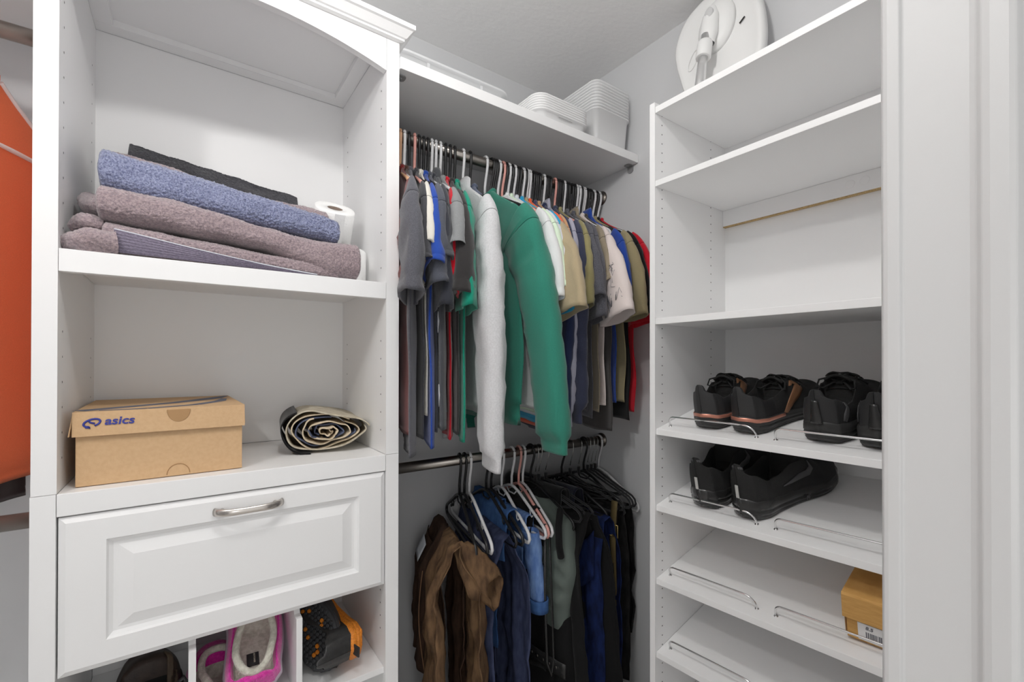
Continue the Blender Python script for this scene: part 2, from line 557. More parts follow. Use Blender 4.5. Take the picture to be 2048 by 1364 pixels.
def hanger(kind, x, z, rot, label, group=None, tilt=0.0):
    if kind == 'velvet':
        t = thing('velvet_hanger', label, 'hanger', (x, RY, z), (tilt, 0, rot), group)
        if 'velvet' not in HDATA:
            o = hanger_mesh('velvet').build('hanger_body', HVELVET, t, local=True)
            w = MB()
            hook, _ = hanger_paths()
            k = (RR + .0016) / HK
            w.tube([(0, -a * k, zz * (k if zz > -.01 else 1)) for a, zz in hook[:-1]], .0013, 6)
            h = w.build('wire_hook', WIRE, t, local=True)
            HDATA['velvet'] = (o, h)
        else:
            for q in HDATA['velvet']:
                c = q.copy(); COL.objects.link(c); c.parent = t
        return t
    if kind not in HDATA:
        b = MB()
        hook, body = hanger_paths()
        b.tube([(0, -a, zz) for a, zz in hook], .0045, 8, flat=.85, updir=(0, .3, 1))
        b.tube([(0, -a, zz) for a, zz in body], .0050, 8, closed=True)
        for s in (-1, 1):
            b.tube([(0, s * .115, -.165), (0, s * .118, -.181), (0, s * .126, -.185), (0, s * .131, -.179)], .0022, 6)
        b.tube([(0, -.035, -.121), (0, -.018, -.137), (0, .018, -.137), (0, .035, -.121)], .0026, 6)
        o = b.build('plastic_hanger', HMAT[kind], None)
        HDATA[kind] = o
    else:
        o = HDATA[kind].copy(); COL.objects.link(o)
    o.location = (x, RY, z); o.rotation_euler = (tilt, 0, rot)
    return tag(o, label, 'hanger', group)

# ------------------------------------------------------------------ garments
SEAMS = {}
def seam_mat(m):
    if m.name not in SEAMS:
        n = m.node_tree.nodes['Principled BSDF']
        c = n.inputs['Base Color'].default_value
        SEAMS[m.name] = mat(m.name + '_seam', (c[0] * .35, c[1] * .35, c[2] * .35), .9, spec=.1)
    return SEAMS[m.name]
class Shirt:
    """local frame: x = thickness, -y = towards the front of the closet (a), z = up, origin at the rod centre"""
    def __init__(s, label, x, rot, m, L=.86, neck=-.113, Ws=.212, Wc=.232, T=.0066, sleeve='short', sl=None, splay=.03, cuffw=.074,
                 trim=None, collar='crew', seed=1, cat='t-shirt', name='t_shirt', puff=.016, fold=.004, rib=False, seam=.0, cuffmat=None, zbase=RZ1, lean=0.0, back=True, slean=0.0):
        s.__dict__.update(locals())
        s.t = thing(name, label, cat, (x, RY, zbase), (0, 0, rot))
        s.make()
    def W(s, z):
        L = -s.L
        return pw([(L, s.Wc + .006), (-.42, s.Wc), (-.31, s.Ws + .014), (-.26, s.Ws + .013), (-.228, s.Ws + .006), (-.206, s.Ws - .008), (-.192, s.Ws - .032),
                    (-.164, .142), (-.140, .100), (s.neck, .062)], z)
    def Tk(s, z):
        return pw([(-s.L, s.T * 1.1), (-.5, s.T * 1.1), (-.3, s.T), (-.2, s.T * .72), (s.neck, s.T * .95)], z)
    def F(s, a, z):
        d = max(0.0, -z - .2)
        A = s.fold * min(1.0, d / .35)
        k = s.x * 5.0
        return (A * (math.sin(a * 34 + k + 1.2 * math.sin(z * 5 + k)) + .55 * math.sin(a * 61 - k * 2 + z * 7))
                + .003 * noise.noise(Vector((a * 14 + z * 4, z * 9, k))) + s.lean * d)
    def pt(s, a, n, z):
        if a < -.185:            # the far side is pressed flat by the wall behind
            a = -.185 - .026 * (1 - math.exp((a + .185) / .026))
        return (n, -a, z)
    def body(s, th, z):
        W, T = s.W(z), s.Tk(z)
        c, q = math.cos(th), math.sin(th)
        a = W * math.copysign(abs(c) ** .55, c)
        n = T * math.copysign(abs(q) ** .9, q)
        edge = .006 * math.sin(z * 23 + s.seed) * smooth01((-z - .35) / .3) * abs(c)
        return a + edge, n + s.F(a, z), z
    def side(s, a, z, off=.001, sg=-1):
        """point on the outer face at (a, z)"""
        W, T = s.W(z), s.Tk(z)
        c = min(1, abs(a) / W) ** (1 / .55)
        q = math.sqrt(max(0, 1 - c * c))
        return Vector(s.pt(a, sg * (T * q ** .9 + off) + s.F(a, z), z))
    def make(s):
        NU, L = 44, s.L
        zs = [s.neck, s.neck - .008, -.13, -.14, -.152, -.164, -.176, -.186, -.194, -.2, -.208, -.215, -.222, -.235, -.255, -.28, -.31]
        zs = [z for z in zs if z <= s.neck]
        k = 22
        hemb = .022 if not s.rib else .06
        zs += [lerp(-.31, -L + hemb, (i + 1) / k) for i in range(k)]
        zs += [-L + hemb - .0015, -L + hemb * .5, -L]
        b = MB()
        rows = []
        for i, z in enumerate(zs):
            sc = 1.0
            row = []
            for j in range(NU):
                a, n, zz = s.body(2 * PI * j / NU, z)
                if s.rib and z < -L + hemb: a *= .965
                wob = .004 * math.sin(a * 21 + s.seed) if z < -L + .03 and not s.rib else 0
                if i == len(zs) - 3: n = n * .93
                row.append(b.v(s.pt(a, n, zz + wob)))
            rows.append(row)
        # turn the hem inside
        row = []
        for j in range(NU):
            a, n, zz = s.body(2 * PI * j / NU, -L + .03)
            f = s.F(a, -L + .03)
            row.append(b.v(s.pt(a * .975, (n - f) * .5 + f, zz)))
        rows.append(row)
        for A, B in zip(rows, rows[1:]):
            for j in range(NU):
                b.f([A[j], A[(j + 1) % NU], B[(j + 1) % NU], B[j]], 0, True)
        inner = []
        for j in range(NU):
            a, n, zz = s.body(2 * PI * j / NU, s.neck)
            inner.append(b.v(s.pt(a * .9, n * .6, zz - .018)))
        for j in range(NU):
            b.f([rows[0][j], inner[j], inner[(j + 1) % NU], rows[0][(j + 1) % NU]], 0, True)
        b.f(inner)
        s.bodyob = b.build('body', s.m, s.t, local=True, weld=False, recalc=False)
        s.collar_part()
        if s.sleeve != 'none':
            s.make_sleeve(1)
            if s.back: s.make_sleeve(-1)
    def collar_part(s):
        b = MB()
        m = s.trim or s.m
        N = 28
        W, T = s.W(s.neck) * .98, s.Tk(s.neck)
        if s.collar == 'crew':
            pts = [s.pt(W * math.copysign(abs(math.cos(t)) ** .6, math.cos(t)), T * 1.05 * math.copysign(abs(math.sin(t)) ** .9, math.sin(t)), s.neck + .001 - .012 * (math.sin(t) < 0) * abs(math.sin(t)))
                   for t in (2 * PI * i / N for i in range(N))]
            b.tube(pts, .0062, 6, closed=True, flat=1.5, updir=(0, 0, 1))
            b.build('collar', m, s.t, local=True)
        elif s.collar == 'polo':
            def P(u, v):
                t = 2 * PI * u
                fold = v
                w = W * (.86 + .26 * fold)
                zz = s.neck + .030 * math.sin(min(1, v * 1.8) * PI / 2) - .05 * max(0, v - .45) / .55
                return s.pt(w * math.copysign(abs(math.cos(t)) ** .6, math.cos(t)), (T * .9 + .006 * fold) * math.copysign(abs(math.sin(t)) ** .8, math.sin(t)), zz)
            b.grid(P, N, 8, cu=True)
            b.build('collar', m, s.t, local=True, solid=.0015)
        elif s.collar == 'hood':
            def P(u, v):
                t = lerp(-PI * .5, PI * .5, u)
                ph = v * PI
                return s.pt(W * 1.2 * math.sin(t) * 1.05, (T + .016 * math.sin(ph)) * (1 if v < .5 else 1) * -math.cos(t) * .9 + .004, s.neck + .02 * math.cos(t) + .012 - .09 * v * math.cos(t) - .02 * v)
            b.grid(P, 18, 10)
            b.build('hood', m, s.t, local=True, solid=.004)
    def make_sleeve(s, sg):
        long = s.sleeve == 'long'
        Ln = s.sl or (.60 if long else .205)
        Ws = s.Ws
        # centre line in (a, z)
        c0 = (Ws - .030, -.292)
        if long:
            path = [(Ws - .030, -.270), (Ws - .005, -.300), (Ws + .012, -.36), (Ws + .012 + s.splay * .3, -.45), (Ws + .008 + s.splay * .6, -.60), (Ws + s.splay, -.29 - Ln + .09), (Ws + s.splay, -.29 - Ln)]
            ws = [(0, .088), (.12, .086), (.3, .078), (.6, .068), (.86, .062), (.892, .058), (.898, s.cuffw), (1, s.cuffw * .97)]
            hs = [(0, s.puff * .7), (.15, s.puff), (.5, s.puff * 1.1), (.86, s.puff * .8), (.892, s.puff * .7), (.898, s.puff * .42), (1, s.puff * .42)]
        else:
            path = [(Ws - .030, -.272), (Ws - .004, -.292), (Ws + .014 + s.splay * .3, -.335), (Ws + .022 + s.splay * .7, -.40), (Ws + .026 + s.splay, -.29 - Ln)]
            ws = [(0, .086), (.2, .086), (.5, .080), (1, s.cuffw)]
            hs = [(0, s.puff * .62), (.3, s.puff * .9), (1, s.puff * 1.15)]
        # resample
        P = [Vector((p[0], p[1])) for p in path]
        def cr(t):
            n = len(P) - 1
            i = min(int(t * n), n - 1); f = t * n - i
            p0, p1, p2, p3 = P[max(i - 1, 0)], P[i], P[i + 1], P[min(i + 2, n)]
            return .5 * ((2 * p1) + (p2 - p0) * f + (2 * p0 - 5 * p1 + 4 * p2 - p3) * f * f + (3 * p1 - p0 - 3 * p2 + p3) * f ** 3)
        NT = 44 if long else 26
        ts = [i / NT for i in range(NT + 1)]
        if not long:
            ts = [t for t in ts if t < .9] + [.905, .915, .93, .96, 1.0]
        crease = .16 if long else .34
        ts = sorted([t for t in ts if abs(t - crease) > .015] + [crease - .012, crease, crease + .012])
        NU = 26
        b = MB()
        rows = []
        k = s.seed * 2.1 + sg
        def wrinkle(t, off, p, q, amp):
            sd = 1 if q >= 0 else -1
            f = amp * (math.sin(off * 60 + k + t * 4) + .6 * math.sin(t * (26 if long else 9) + off * 25 + k * 1.7))
            wr = noise.noise(Vector((off * 16 + p.y * 10, p.y * (16 if long else 12) - off * 12, k + sd * 3)))
            wr2 = noise.noise(Vector((off * 30 - p.y * 18, p.y * 26 + off * 20, k - sd * 2)))
            return f + sd * amp * (2.2 * (1 - 2.2 * abs(wr)) + .8 * (1 - 2.5 * abs(wr2))) * abs(q) ** .5 + s.slean * t
        def ring(t, sc=1.0, nsc=1.0, dz=0.0):
            c = cr(t)
            d = (cr(min(1, t + .02)) - cr(max(0, t - .02))).normalized()
            e = Vector((-d.y, d.x))            # in-plane normal, points outwards (+a) for a downward path
            if long and t > .86: e = Vector((1, 0))
            w, h = pw(ws, t) * sc, pw(hs, t) * nsc
            out = []
            for j in range(NU):
                th = 2 * PI * j / NU
                cc, q = math.cos(th), math.sin(th)
                off = w * math.copysign(abs(cc) ** .75, cc)
                p = c + e * off
                amp = .0032 * smooth01((t - .1) * 3) * (1 if not (long and t > .9) else .3)
                f = wrinkle(t, off, p, q, amp)
                n = h * math.copysign(abs(q) ** .85, q) + f + s.F(s.Ws, p.y) * .8
                out.append(b.v(s.pt(sg * p.x, n, p.y + dz - (.004 * math.sin(th * 2 + k) if t > .95 and not long else 0))))
            return out
        for t in ts:
            sc = 1.0
            if t == 0: sc = .93
            if not long and .9 < t < .92: sc = .985
            cz = abs(t - crease) < .001
            rows.append(ring(t, sc * (.985 if cz else 1), .92 if (not long and .9 < t < .92) else (.86 if cz else 1)))
        ci = min(range(len(ts)), key=lambda q: abs(ts[q] - crease))
        seam_pts = [v_.co.copy() for v_ in rows[ci]]
        rows.append(ring(1.0, .93, .72, .001))
        rows.append(ring(.80 if not long else .93, .9, .62))
        for A, B in zip(rows, rows[1:]):
            for j in range(NU):
                b.f([A[j], A[(j + 1) % NU], B[(j + 1) % NU], B[j]], 0, True)
        m = s.m if not s.cuffmat else s.cuffmat
        o = b.build('sleeve', m, s.t, local=True, weld=False, recalc=False)
        if sg > 0 and not s.cuffmat:
            b2 = MB()
            ring_pts = []
            for j in range(NU):
                v_ = rows[[round(t_, 6) for t_ in ts].index(round(crease, 6))][j] if False else seam_pts[j]
                ring_pts.append(v_)
            b2.tube(ring_pts, .0011, 5, closed=True)
            b2.build('armhole_seam', seam_mat(s.m), s.t, local=True)
        def slv(t, u, off=.001, sgn=-1):
            c = cr(t)
            d = (cr(min(1, t + .02)) - cr(max(0, t - .02))).normalized()
            w = pw(ws, t)
            p = c + Vector((-d.y, d.x)) * (u * w)
            q = max(0, 1 - abs(u) ** (2 / .75)) ** .5
            amp = .0032 * smooth01((t - .1) * 3)
            return Vector(s.pt(p.x, sgn * (pw(hs, t) * q ** .85 + off) + wrinkle(t, u * w, p, sgn * q, amp) + .8 * s.F(s.Ws, p.y), p.y))
        if sg > 0: s.slv = slv
        return o

CL = {}
def F_(key, *a, **k):
    CL[key] = fabric(key + '_cloth', *a, **k)
    return CL[key]
F_('maroon', (112, 30, 26)); F_('brown', (70, 44, 34)); F_('charcoal', (92, 92, 99), .35, 500); F_('darkgrey', (68, 68, 72), .3)
F_('lightgrey', (190, 190, 194), .1); F_('cream', (222, 218, 208), .06); F_('royal', (36, 72, 160), .12); F_('periwinkle', (90, 120, 190), .15)
F_('slate', (84, 87, 97), .3); F_('inkgrey', (52, 54, 62), .2); F_('poly_grey', (72, 74, 78), .15); F_('sportgrey', (140, 142, 143), .25, 900)
F_('red', (196, 18, 40), .1); F_('offblack', (50, 48, 48), .2); F_('teal', (16, 142, 116), .12); F_('heathergrey', (206, 206, 208), .13, 260)
F_('puffnavy', (88, 96, 116), .1); F_('green', (48, 126, 108), .12, 420); F_('offwhite', (222, 224, 224), .06); F_('mint', (214, 232, 208), .06)
F_('cyan', (36, 162, 206), .1); F_('orange', (236, 96, 52), .1); F_('purple', (72, 70, 98), .15); F_('tanorange', (196, 152, 112), .1)
F_('tan', (172, 156, 126), .1); F_('navy', (40, 50, 84), .2); F_('indigo', (62, 66, 88), .25); F_('olive', (150, 142, 100), .12)
F_('greyheather', (98, 98, 106), .45, 420); F_('taupe', (150, 138, 118), .12); F_('pinkwhite', (228, 216, 212), .05)
F_('khaki', (158, 146, 112), .14); F_('black', (16, 16, 18), .2); F_('lavgrey', (168, 168, 184), .12); F_('hicor', (226, 120, 78), .1, sheen=.1)
F_('deepgrey', (74, 70, 69), .3, 500); F_('navyblack', (26, 28, 44), .2); F_('palewhite', (214, 218, 226), .08); F_('knit', (176, 166, 150), .4, 200)

def S_(key, label, tipx, hook, **k):
    """hook = x on the rod, tipx = x of the front shoulder tip"""
    rot = math.asin(max(-.6, min(.6, (tipx - hook) / .245)))
    return Shirt(label, hook, rot, CL[key], **k)

GB = 'black hangers on the upper rod'
GW = 'white hangers on the upper rod'
LB = 'black plastic hanger on the upper rod among the hanging shirts'
LW = 'white plastic hanger on the upper rod among the hanging shirts'
LP = 'pink plastic hanger on the upper rod among the hanging shirts'
def up(kind, hook, tipx):
    rot = math.asin(max(-.6, min(.6, (tipx - hook) / .245)))
    if kind == 'tan':
        return hanger(kind, hook, RZ1, rot, 'tan hanger inside the dark red shirt beside the tall cabinet')
    return hanger(kind, hook, RZ1, rot, {'black': LB, 'white': LW, 'pink': LP}[kind], {'black': GB, 'white': GW, 'pink': 'pink hangers on the upper rod'}[kind])

# --- left of the green sweatshirt
SH = {}
def add(key, hk, hook, tipx, label, fab, **k):
    up(hk, hook, tipx)
    k.setdefault('seed', len(SH) + 1)
    SH[key] = S_(fab, label, tipx, hook, **k)
add('maroon', 'tan', .506, 0.440, 'dark red shirt at the left end of the upper rod, beside the tall cabinet', 'maroon', L=.84, sl=.16, Ws=.19, Wc=0.200)
add('brown', 'white', .519, 0.450, 'dark grey-brown t-shirt squeezed between the dark red and charcoal shirts', 'brown', L=.80, sl=.15, Ws=.19, Wc=0.190)
add('charcoal', 'black', .534, 0.446, 'charcoal heather t-shirt with wide sleeve lapping over the tall cabinet edge', 'charcoal', L=.895, sl=.215, splay=.03, cuffw=.078, Ws=.222, puff=.020, Wc=0.246, T=0.0100)
add('darkgrey', 'pink', .551, 0.475, 'dark grey t-shirt just right of the charcoal heather one', 'darkgrey', L=.86, sl=.15, Ws=.20, Wc=0.200)
add('cream', 'black', .5655, 0.486, 'cream t-shirt with short sleeve near the left end', 'cream', L=.80, sl=.13, Ws=.205, Wc=0.195)
add('royal', 'black', .580, 0.500, 'royal blue t-shirt with long body hanging left of the slate ones', 'royal', L=.875, sl=.15, Ws=.205, Wc=0.236, T=0.0090)
add('slate', 'black', .594, 0.516, 'slate grey t-shirt with curled sleeve right of the cream one', 'slate', L=.84, sl=.185, splay=.01, puff=.020, Wc=0.192)
add('ink', 'white', .607, 0.530, 'dark ink grey t-shirt tucked behind the slate grey sleeve', 'inkgrey', L=.83, sl=.235, splay=-.005, puff=.016, Wc=0.190)
add('print', 'white', .621, 0.532, 'dark grey silky polo shirt with white flower prints', 'poly_grey', L=.835, sl=.14, Ws=.20, collar='polo', fold=.003, Wc=0.252, T=0.0120)
add('sport', 'white', .636, 0.560, 'grey sports t-shirt with small white swirl logo on its shoulder', 'sportgrey', L=.80, sl=.115, cuffw=.082, puff=.022, Wc=0.190)
add('red', 'black', .654, 0.556, 'bright red t-shirt between the grey sports shirt and the black one', 'red', L=.868, sl=.20, puff=.016, splay=.0, Wc=0.206, T=0.0080)
add('blackc', 'black', .670, 0.578, 'off-black t-shirt with round white logo patch on its sleeve', 'offblack', L=.85, sl=.205, splay=.03, puff=.026, Wc=0.222, T=0.0090)
add('teal', 'black', .686, 0.596, 'teal green t-shirt right of the off-black one', 'teal', L=.87, sl=.235, splay=.025, puff=.013, Wc=0.232, T=0.0090)
add('hoodie', 'white', .716, 0.655, 'light heather grey long-sleeved sweatshirt with its cuff over the lower rod', 'heathergrey', L=.80, sleeve='long', sl=.645, splay=.07, cuffw=.062, puff=.029, slean=.0, T=.013, rib=True, name='sweatshirt', cat='sweatshirt', Ws=.225, fold=.003, collar='hood')
add('puff', 'black', .742, 0.672, 'blue-grey quilted vest half hidden behind the grey sweatshirt sleeve', 'puffnavy', L=.74, sleeve='none', Ws=.205, Wc=.215, name='quilted_vest', cat='vest', T=.012)
add('green', 'white', .800, 0.775, 'green sweatshirt with long sleeve and gold crest on the chest', 'green', L=.84, sleeve='long', sl=.615, splay=.10, cuffw=.056, puff=.034, slean=.055, T=.015, rib=True, name='sweatshirt', cat='sweatshirt', Ws=.225, fold=.0025)
# --- right of the green sweatshirt: shirts with the spare hangers between them
def spare(kinds, x0, x1, t0, t1):
    n = len(kinds)
    for i, k in enumerate(kinds):
        f = (i + .5) / n
        up(k, lerp(x0, x1, f), lerp(t0, t1, f))
KB, KW, KP = 'black', 'white', 'pink'
spare([KB, KB, KB], .820, .843, .83, .845)
add('white1', KW, .852, 0.842, 'off-white t-shirt right beside the green sweatshirt', 'offwhite', L=.80, sl=.20, puff=.018, T=.0062)
add('mint', KP, .869, 0.856, 'pale mint t-shirt between two white ones', 'mint', L=.81, sl=.17, puff=.014, T=.0062)
spare([KB], .877, .885, .862, .866)
add('white2', KW, .893, 0.872, 'white t-shirt with curled sleeve hem beside the blue one', 'palewhite', L=.82, sl=.20, puff=.018, T=.0062)
spare([KB], .902, .909, .878, .882)
add('cyan', KW, .917, 0.886, 'bright sky blue t-shirt', 'cyan', L=.845, sl=.225, puff=.016, T=.0062, splay=.02)
spare([KB], .925, .932, .888, .890)
add('tan', KB, .940, 0.892, 'tan t-shirt with wide printed sleeve', 'tan', L=.80, sl=.235, splay=.09, cuffw=.086, puff=.018, T=.0062)
add('orange', KW, .956, 0.905, 'orange t-shirt behind the tan printed one', 'orange', L=.865, sl=.20, splay=-.01, puff=.012, T=.0062)
spare([KB, KW], .963, .977, .908, .912)
add('purple', KW, .985, 0.916, 'dull purple t-shirt behind the tan sleeve', 'purple', L=.83, sl=.15, puff=.012, T=.0062)
add('tanor', KB, 1.001, 0.930, 'light brown t-shirt right of the purple one', 'tanorange', L=.82, sl=.17, puff=.013, T=.0062)
spare([KB, KB], 1.008, 1.022, .934, .942)
add('navy1', KB, 1.030, 0.948, 'navy blue long-sleeved shirt reaching down to the lower rod', 'navy', L=.90, sleeve='long', sl=.60, splay=-.01, cuffw=.045, puff=.018, T=.008, name='long_sleeved_shirt', cat='shirt')
add('lav', KW, 1.051, 0.968, 'pale lavender grey button-cuffed shirt', 'lavgrey', L=.84, sleeve='long', sl=.57, splay=-.01, cuffw=.045, puff=.018, T=.0062, name='long_sleeved_shirt', cat='shirt', collar='polo')
spare([KB, KB], 1.059, 1.071, .974, .986)
add('indigo', KB, 1.080, 0.994, 'indigo long-sleeved sweatshirt with dropped shoulders', 'indigo', L=.84, sleeve='long', sl=.56, splay=.015, cuffw=.046, puff=.024, T=.010, name='sweatshirt', cat='sweatshirt', rib=True)
add('olive', KP, 1.104, 1.018, 'olive green t-shirt beside the indigo sweatshirt', 'olive', L=.82, sl=.20, splay=.02, puff=.015, T=.0062)
spare([KB, KB, KB], 1.112, 1.131, 1.025, 1.04)
add('heather', KB, 1.139, 1.048, 'dark heather grey t-shirt with a sleeve curling up', 'greyheather', L=.82, sl=.18, splay=.035, puff=.018, T=.0062)
spare([KW, KB, KB], 1.147, 1.165, 1.055, 1.066)
add('heather2', KB, 1.173, 1.073, 'dark heather grey t-shirt with a long crumpled sleeve, left of the taupe shirt', 'greyheather', L=.84, sl=.235, splay=.03, puff=.018, T=.0062, seed=31)
add('taupe', KB, 1.190, 1.100, 'taupe polo shirt with dark collar lines', 'taupe', L=.82, sl=.14, puff=.014, T=.0062, collar='polo')
spare([KB], 1.199, 1.206, 1.106, 1.116)
add('cream2', KW, 1.214, 1.126, 'cream white t-shirt with pink and grey line prints on its sleeve', 'pinkwhite', L=.80, sl=.235, splay=.09, cuffw=.09, puff=.020, T=.009)
add('deep', KW, 1.227, 1.150, 'dark charcoal cardigan hanging lowest beneath the cream printed shirt', 'deepgrey', L=.89, sleeve='none', Wc=.24, T=.010, name='cardigan', cat='cardigan', fold=.006)
spare([KB, KW], 1.236, 1.246, 1.157, 1.17)
add('royal2', KW, 1.254, 1.178, 'royal blue polo shirt with upright collar near the right end', 'royal', L=.80, sl=.20, puff=.015, T=.0062, collar='polo', neck=-.105)
spare([KB], 1.259, 1.264, 1.187, 1.20)
add('khaki', KB, 1.271, 1.218, 'khaki t-shirt with faded dark print on its sleeve', 'khaki', L=.80, sl=.225, splay=.04, puff=.016, T=.0062)
add('black2', KB, 1.286, 1.240, 'black t-shirt between the khaki and red ones at the right end', 'black', L=.86, sl=.215, puff=.012, T=.0062)
add('red2', KW, 1.303, 1.266, 'red long shirt at the right end of the upper rod by the wall', 'red', L=.83, sl=.235, splay=.05, puff=.014, T=.0062, cuffw=.080)

up('black', 1.318, 1.300)
up('white', 1.331, 1.322)
# --- marks on the shirts
INKW = mat('white_print_ink', (0.75, 0.75, 0.75), 0.7)
INKD = mat('dark_print_ink', (0.16, 0.16, 0.18), 0.8)
INKP = mat('pink_print_ink', srgb(206, 150, 150), 0.8)
INKV = mat('violet_patch_ink', srgb(92, 40, 90), 0.7)
GOLD = mat('gold_embroidery', srgb(172, 146, 84), 0.6)
def marks(sh, name, m, strokes, fn, r=.0008):
    b = MB()
    for st in strokes:
        closed = len(st) > 3 and st[0] == st[-1]
        pts = [fn(*p) for p in (st[:-1] if closed else st)]
        b.tube(pts, r, 5, closed=closed)
    return b.build(name, m, sh.t, local=True)
def blob(sh, name, m, cx, cz, ra, rz, fn, n=16, rings=3):
    b = MB()
    c = b.v(fn(cx, cz))
    prev = None
    for k in range(1, rings + 1):
        row = [b.v(fn(cx + ra * k / rings * math.cos(2 * PI * i / n), cz + rz * k / rings * math.sin(2 * PI * i / n))) for i in range(n)]
        for i in range(n):
            if prev is None: b.f([c, row[i], row[(i + 1) % n]], 0, True)
            else: b.f([prev[i], row[i], row[(i + 1) % n], prev[(i + 1) % n]], 0, True)
        prev = row
    return b.build(name, m, sh.t, local=True, solid=.0006)
# round logo patch with a C on the off-black sleeve
s = SH['blackc']
fs = lambda t, u: s.slv(t, u, .0012)
blob(s, 'logo_patch', INKW, .80, .35, .062, .17, lambda t, u: s.slv(t, u, .0018))
marks(s, 'logo_patch', INKV, [[(.80 + .045 * math.cos(a), .35 + .11 * math.sin(a)) for a in [R(40 + 28 * k) for k in range(11)]], [(.80, .35), (.80 + .045 * .7, .35 + .07)]], lambda t, u: s.slv(t, u, .0032), .0014)
# swirl logo on the grey sports shirt
s2 = SH['sport']
def swirl(a0, z0, k):
    loop = [(a0 + k * (.010 * math.cos(R(g)) + .004 * math.sin(R(g))), z0 + k * (.013 * math.sin(R(g)))) for g in range(-60, 275, 15)]
    tail = [(a0 + k * .007, z0 - k * .011), (a0 - k * .002, z0 - k * .016), (a0 - k * .009, z0 - k * .022)]
    return [loop, [loop[0]] + tail]
marks(s2, 'logo', INKW, [[(t, u) for t, u in [(.32, -.15), (.24, -.1), (.18, .05), (.2, .2), (.28, .22), (.36, .1), (.44, -.12), (.5, -.3)]], [(.36, .1), (.33, -.05), (.24, .02)]], lambda t, u: s2.slv(t, u, .0016), .0017)
# white flower prints on the silky polo
s3 = SH['print']
fl = []
for a0, z0, k in ((.215, -.555, 1.5), (.218, -.745, 1.6), (.165, -.655, 1.1)):
    for q in range(3):
        rr_ = .0075 * k * (q + 1) * .75
        st = [(a0 + .8 * rr_ * math.cos(g) * (1 + .12 * math.sin(5 * g + q)), z0 + rr_ * math.sin(g) * (1 + .12 * math.sin(5 * g + q))) for g in [2 * PI * i / 22 for i in range(22)]]
        st.append(st[0]); fl.append(st)
    fl.append([(a0 - .01 * k, z0 - .012 * k), (a0 + .008 * k, z0 + .012 * k)])
    marks(s3, 'flower_print', INKW, fl, lambda a, z: s3.side(a, z, .0008), .0013)
    fl = []
fl += [[(.155, -.705), (.152, -.715), (.150, -.735)], [(.16, -.62), (.175, -.605), (.18, -.60)], [(.165, -.68), (.172, -.685), (.178, -.68)], [(.158, -.70), (.157, -.728)]]
marks(s3, 'stem_print', INKW, fl, lambda a, z: s3.side(a, z, .0008), .0013)
# gold crest on the green sweatshirt
s4 = SH['green']
cr_ = []
a0, z0 = .068, -.275
cr_.append([(a0 - .018, z0 + .02), (a0 + .018, z0 + .02), (a0 + .018, z0 - .008), (a0, z0 - .026), (a0 - .018, z0 - .008), (a0 - .018, z0 + .02)])
cr_ += [[(a0 - .018 + .009 * i, z0 + .03), (a0 - .018 + .009 * i, z0 + .042 - .003 * abs(i - 2))] for i in range(5)]
cr_.append([(a0 - .02, z0 + .028), (a0 + .02, z0 + .028)])
cr_.append([(a0 - .012, z0 + .012), (a0 + .012, z0 - .008)]); cr_.append([(a0 + .012, z0 + .012), (a0 - .012, z0 - .008)])
marks(s4, 'crest', GOLD, cr_, lambda a, z: s4.side(a, z, .0008), .0022)
# prints on the tan, cream and khaki sleeves
s5 = SH['tan']
marks(s5, 'sleeve_print', INKW, [[(.62, -.3 + .1 * i), (.62, -.3 + .1 * i + .07)] for i in range(5)] + [[(.7 + .05 * j, -.3), (.7 + .05 * j, .15)] for j in range(3)], lambda t, u: s5.slv(t, u, .001), .0011)
s6 = SH['cream2']
rng = random.Random(3)
st6 = []
for i in range(16):
    t, u = rng.uniform(.25, .98), rng.uniform(-.2, .75)
    w = []
    for j in range(7):
        w.append((max(.15, min(.99, t + rng.uniform(-.05, .05))), max(-.8, min(.85, u + rng.uniform(-.13, .13)))))
    st6.append(w)
marks(s6, 'sleeve_print', INKD, st6, lambda t, u: s6.slv(t, u, .0006), .0006)
st7 = [[(.3 + .045 * i, -.35), (.3 + .045 * i, -.05 - .04 * (i % 3))] for i in range(13)]
marks(s6, 'sleeve_print', INKP, st7, lambda t, u: s6.slv(t, u, .0012), .0014)
s8 = SH['khaki']
st8 = []
for i in range(9):
    t, u = rng.uniform(.35, .95), rng.uniform(-.4, .5)
    st8.append([(t + rng.uniform(-.06, .06) if t < .9 else t, u + rng.uniform(-.15, .15)) for j in range(5)])
marks(s8, 'sleeve_print', INKD, st8, lambda t, u: s8.slv(t, u, .0012), .0014)
# cuff buttons of the lavender shirt
s9 = SH['lav']
blob(s9, 'cuff_button', INKD, .955, .05, .009, .10, lambda t, u: s9.slv(t, u, .0015))
b = MB()

# --- orange shirt on the left rod, turned towards the cabinet
hanger('white', -.335, RZ1 - .027, -.45, 'white hanger inside the orange shirt at the left edge')
so = Shirt('orange polyester shirt with white piping at the left edge', -.335, -.45, CL['hicor'], L=.915, sl=.22, T=.012, seed=4, name='jersey', cat='shirt', zbase=RZ1 + .013, fold=.004)
TOPZ = [(.062, -.113), (.100, -.140), (.142, -.164), (.180, -.192)]
marks(so, 'shoulder_piping', INKW, [[(-lerp(.062, .175, i / 24), pw(TOPZ, lerp(.062, .175, i / 24)) - .007) for i in range(25)]], lambda a, z: so.side(a, z, .0008, 1), .0048)
marks(so, 'chest_piping', INKW, [[(lerp(.20, -.18, i / 40), -.245) for i in range(41)]], lambda a, z: so.side(a, z, .0006, 1), .0048)
hanger('black', -.385, RZ1 - .027, -.45, 'black hanger inside the dark brown garment behind the orange shirt')
Shirt('dark brown garment hanging behind the orange shirt', -.385, -.45, fabric('dark_brown_cloth', (44, 26, 24)), L=.925, sl=.2, T=.012, seed=9, name='dark_shirt', cat='shirt', zbase=RZ1 - .027)
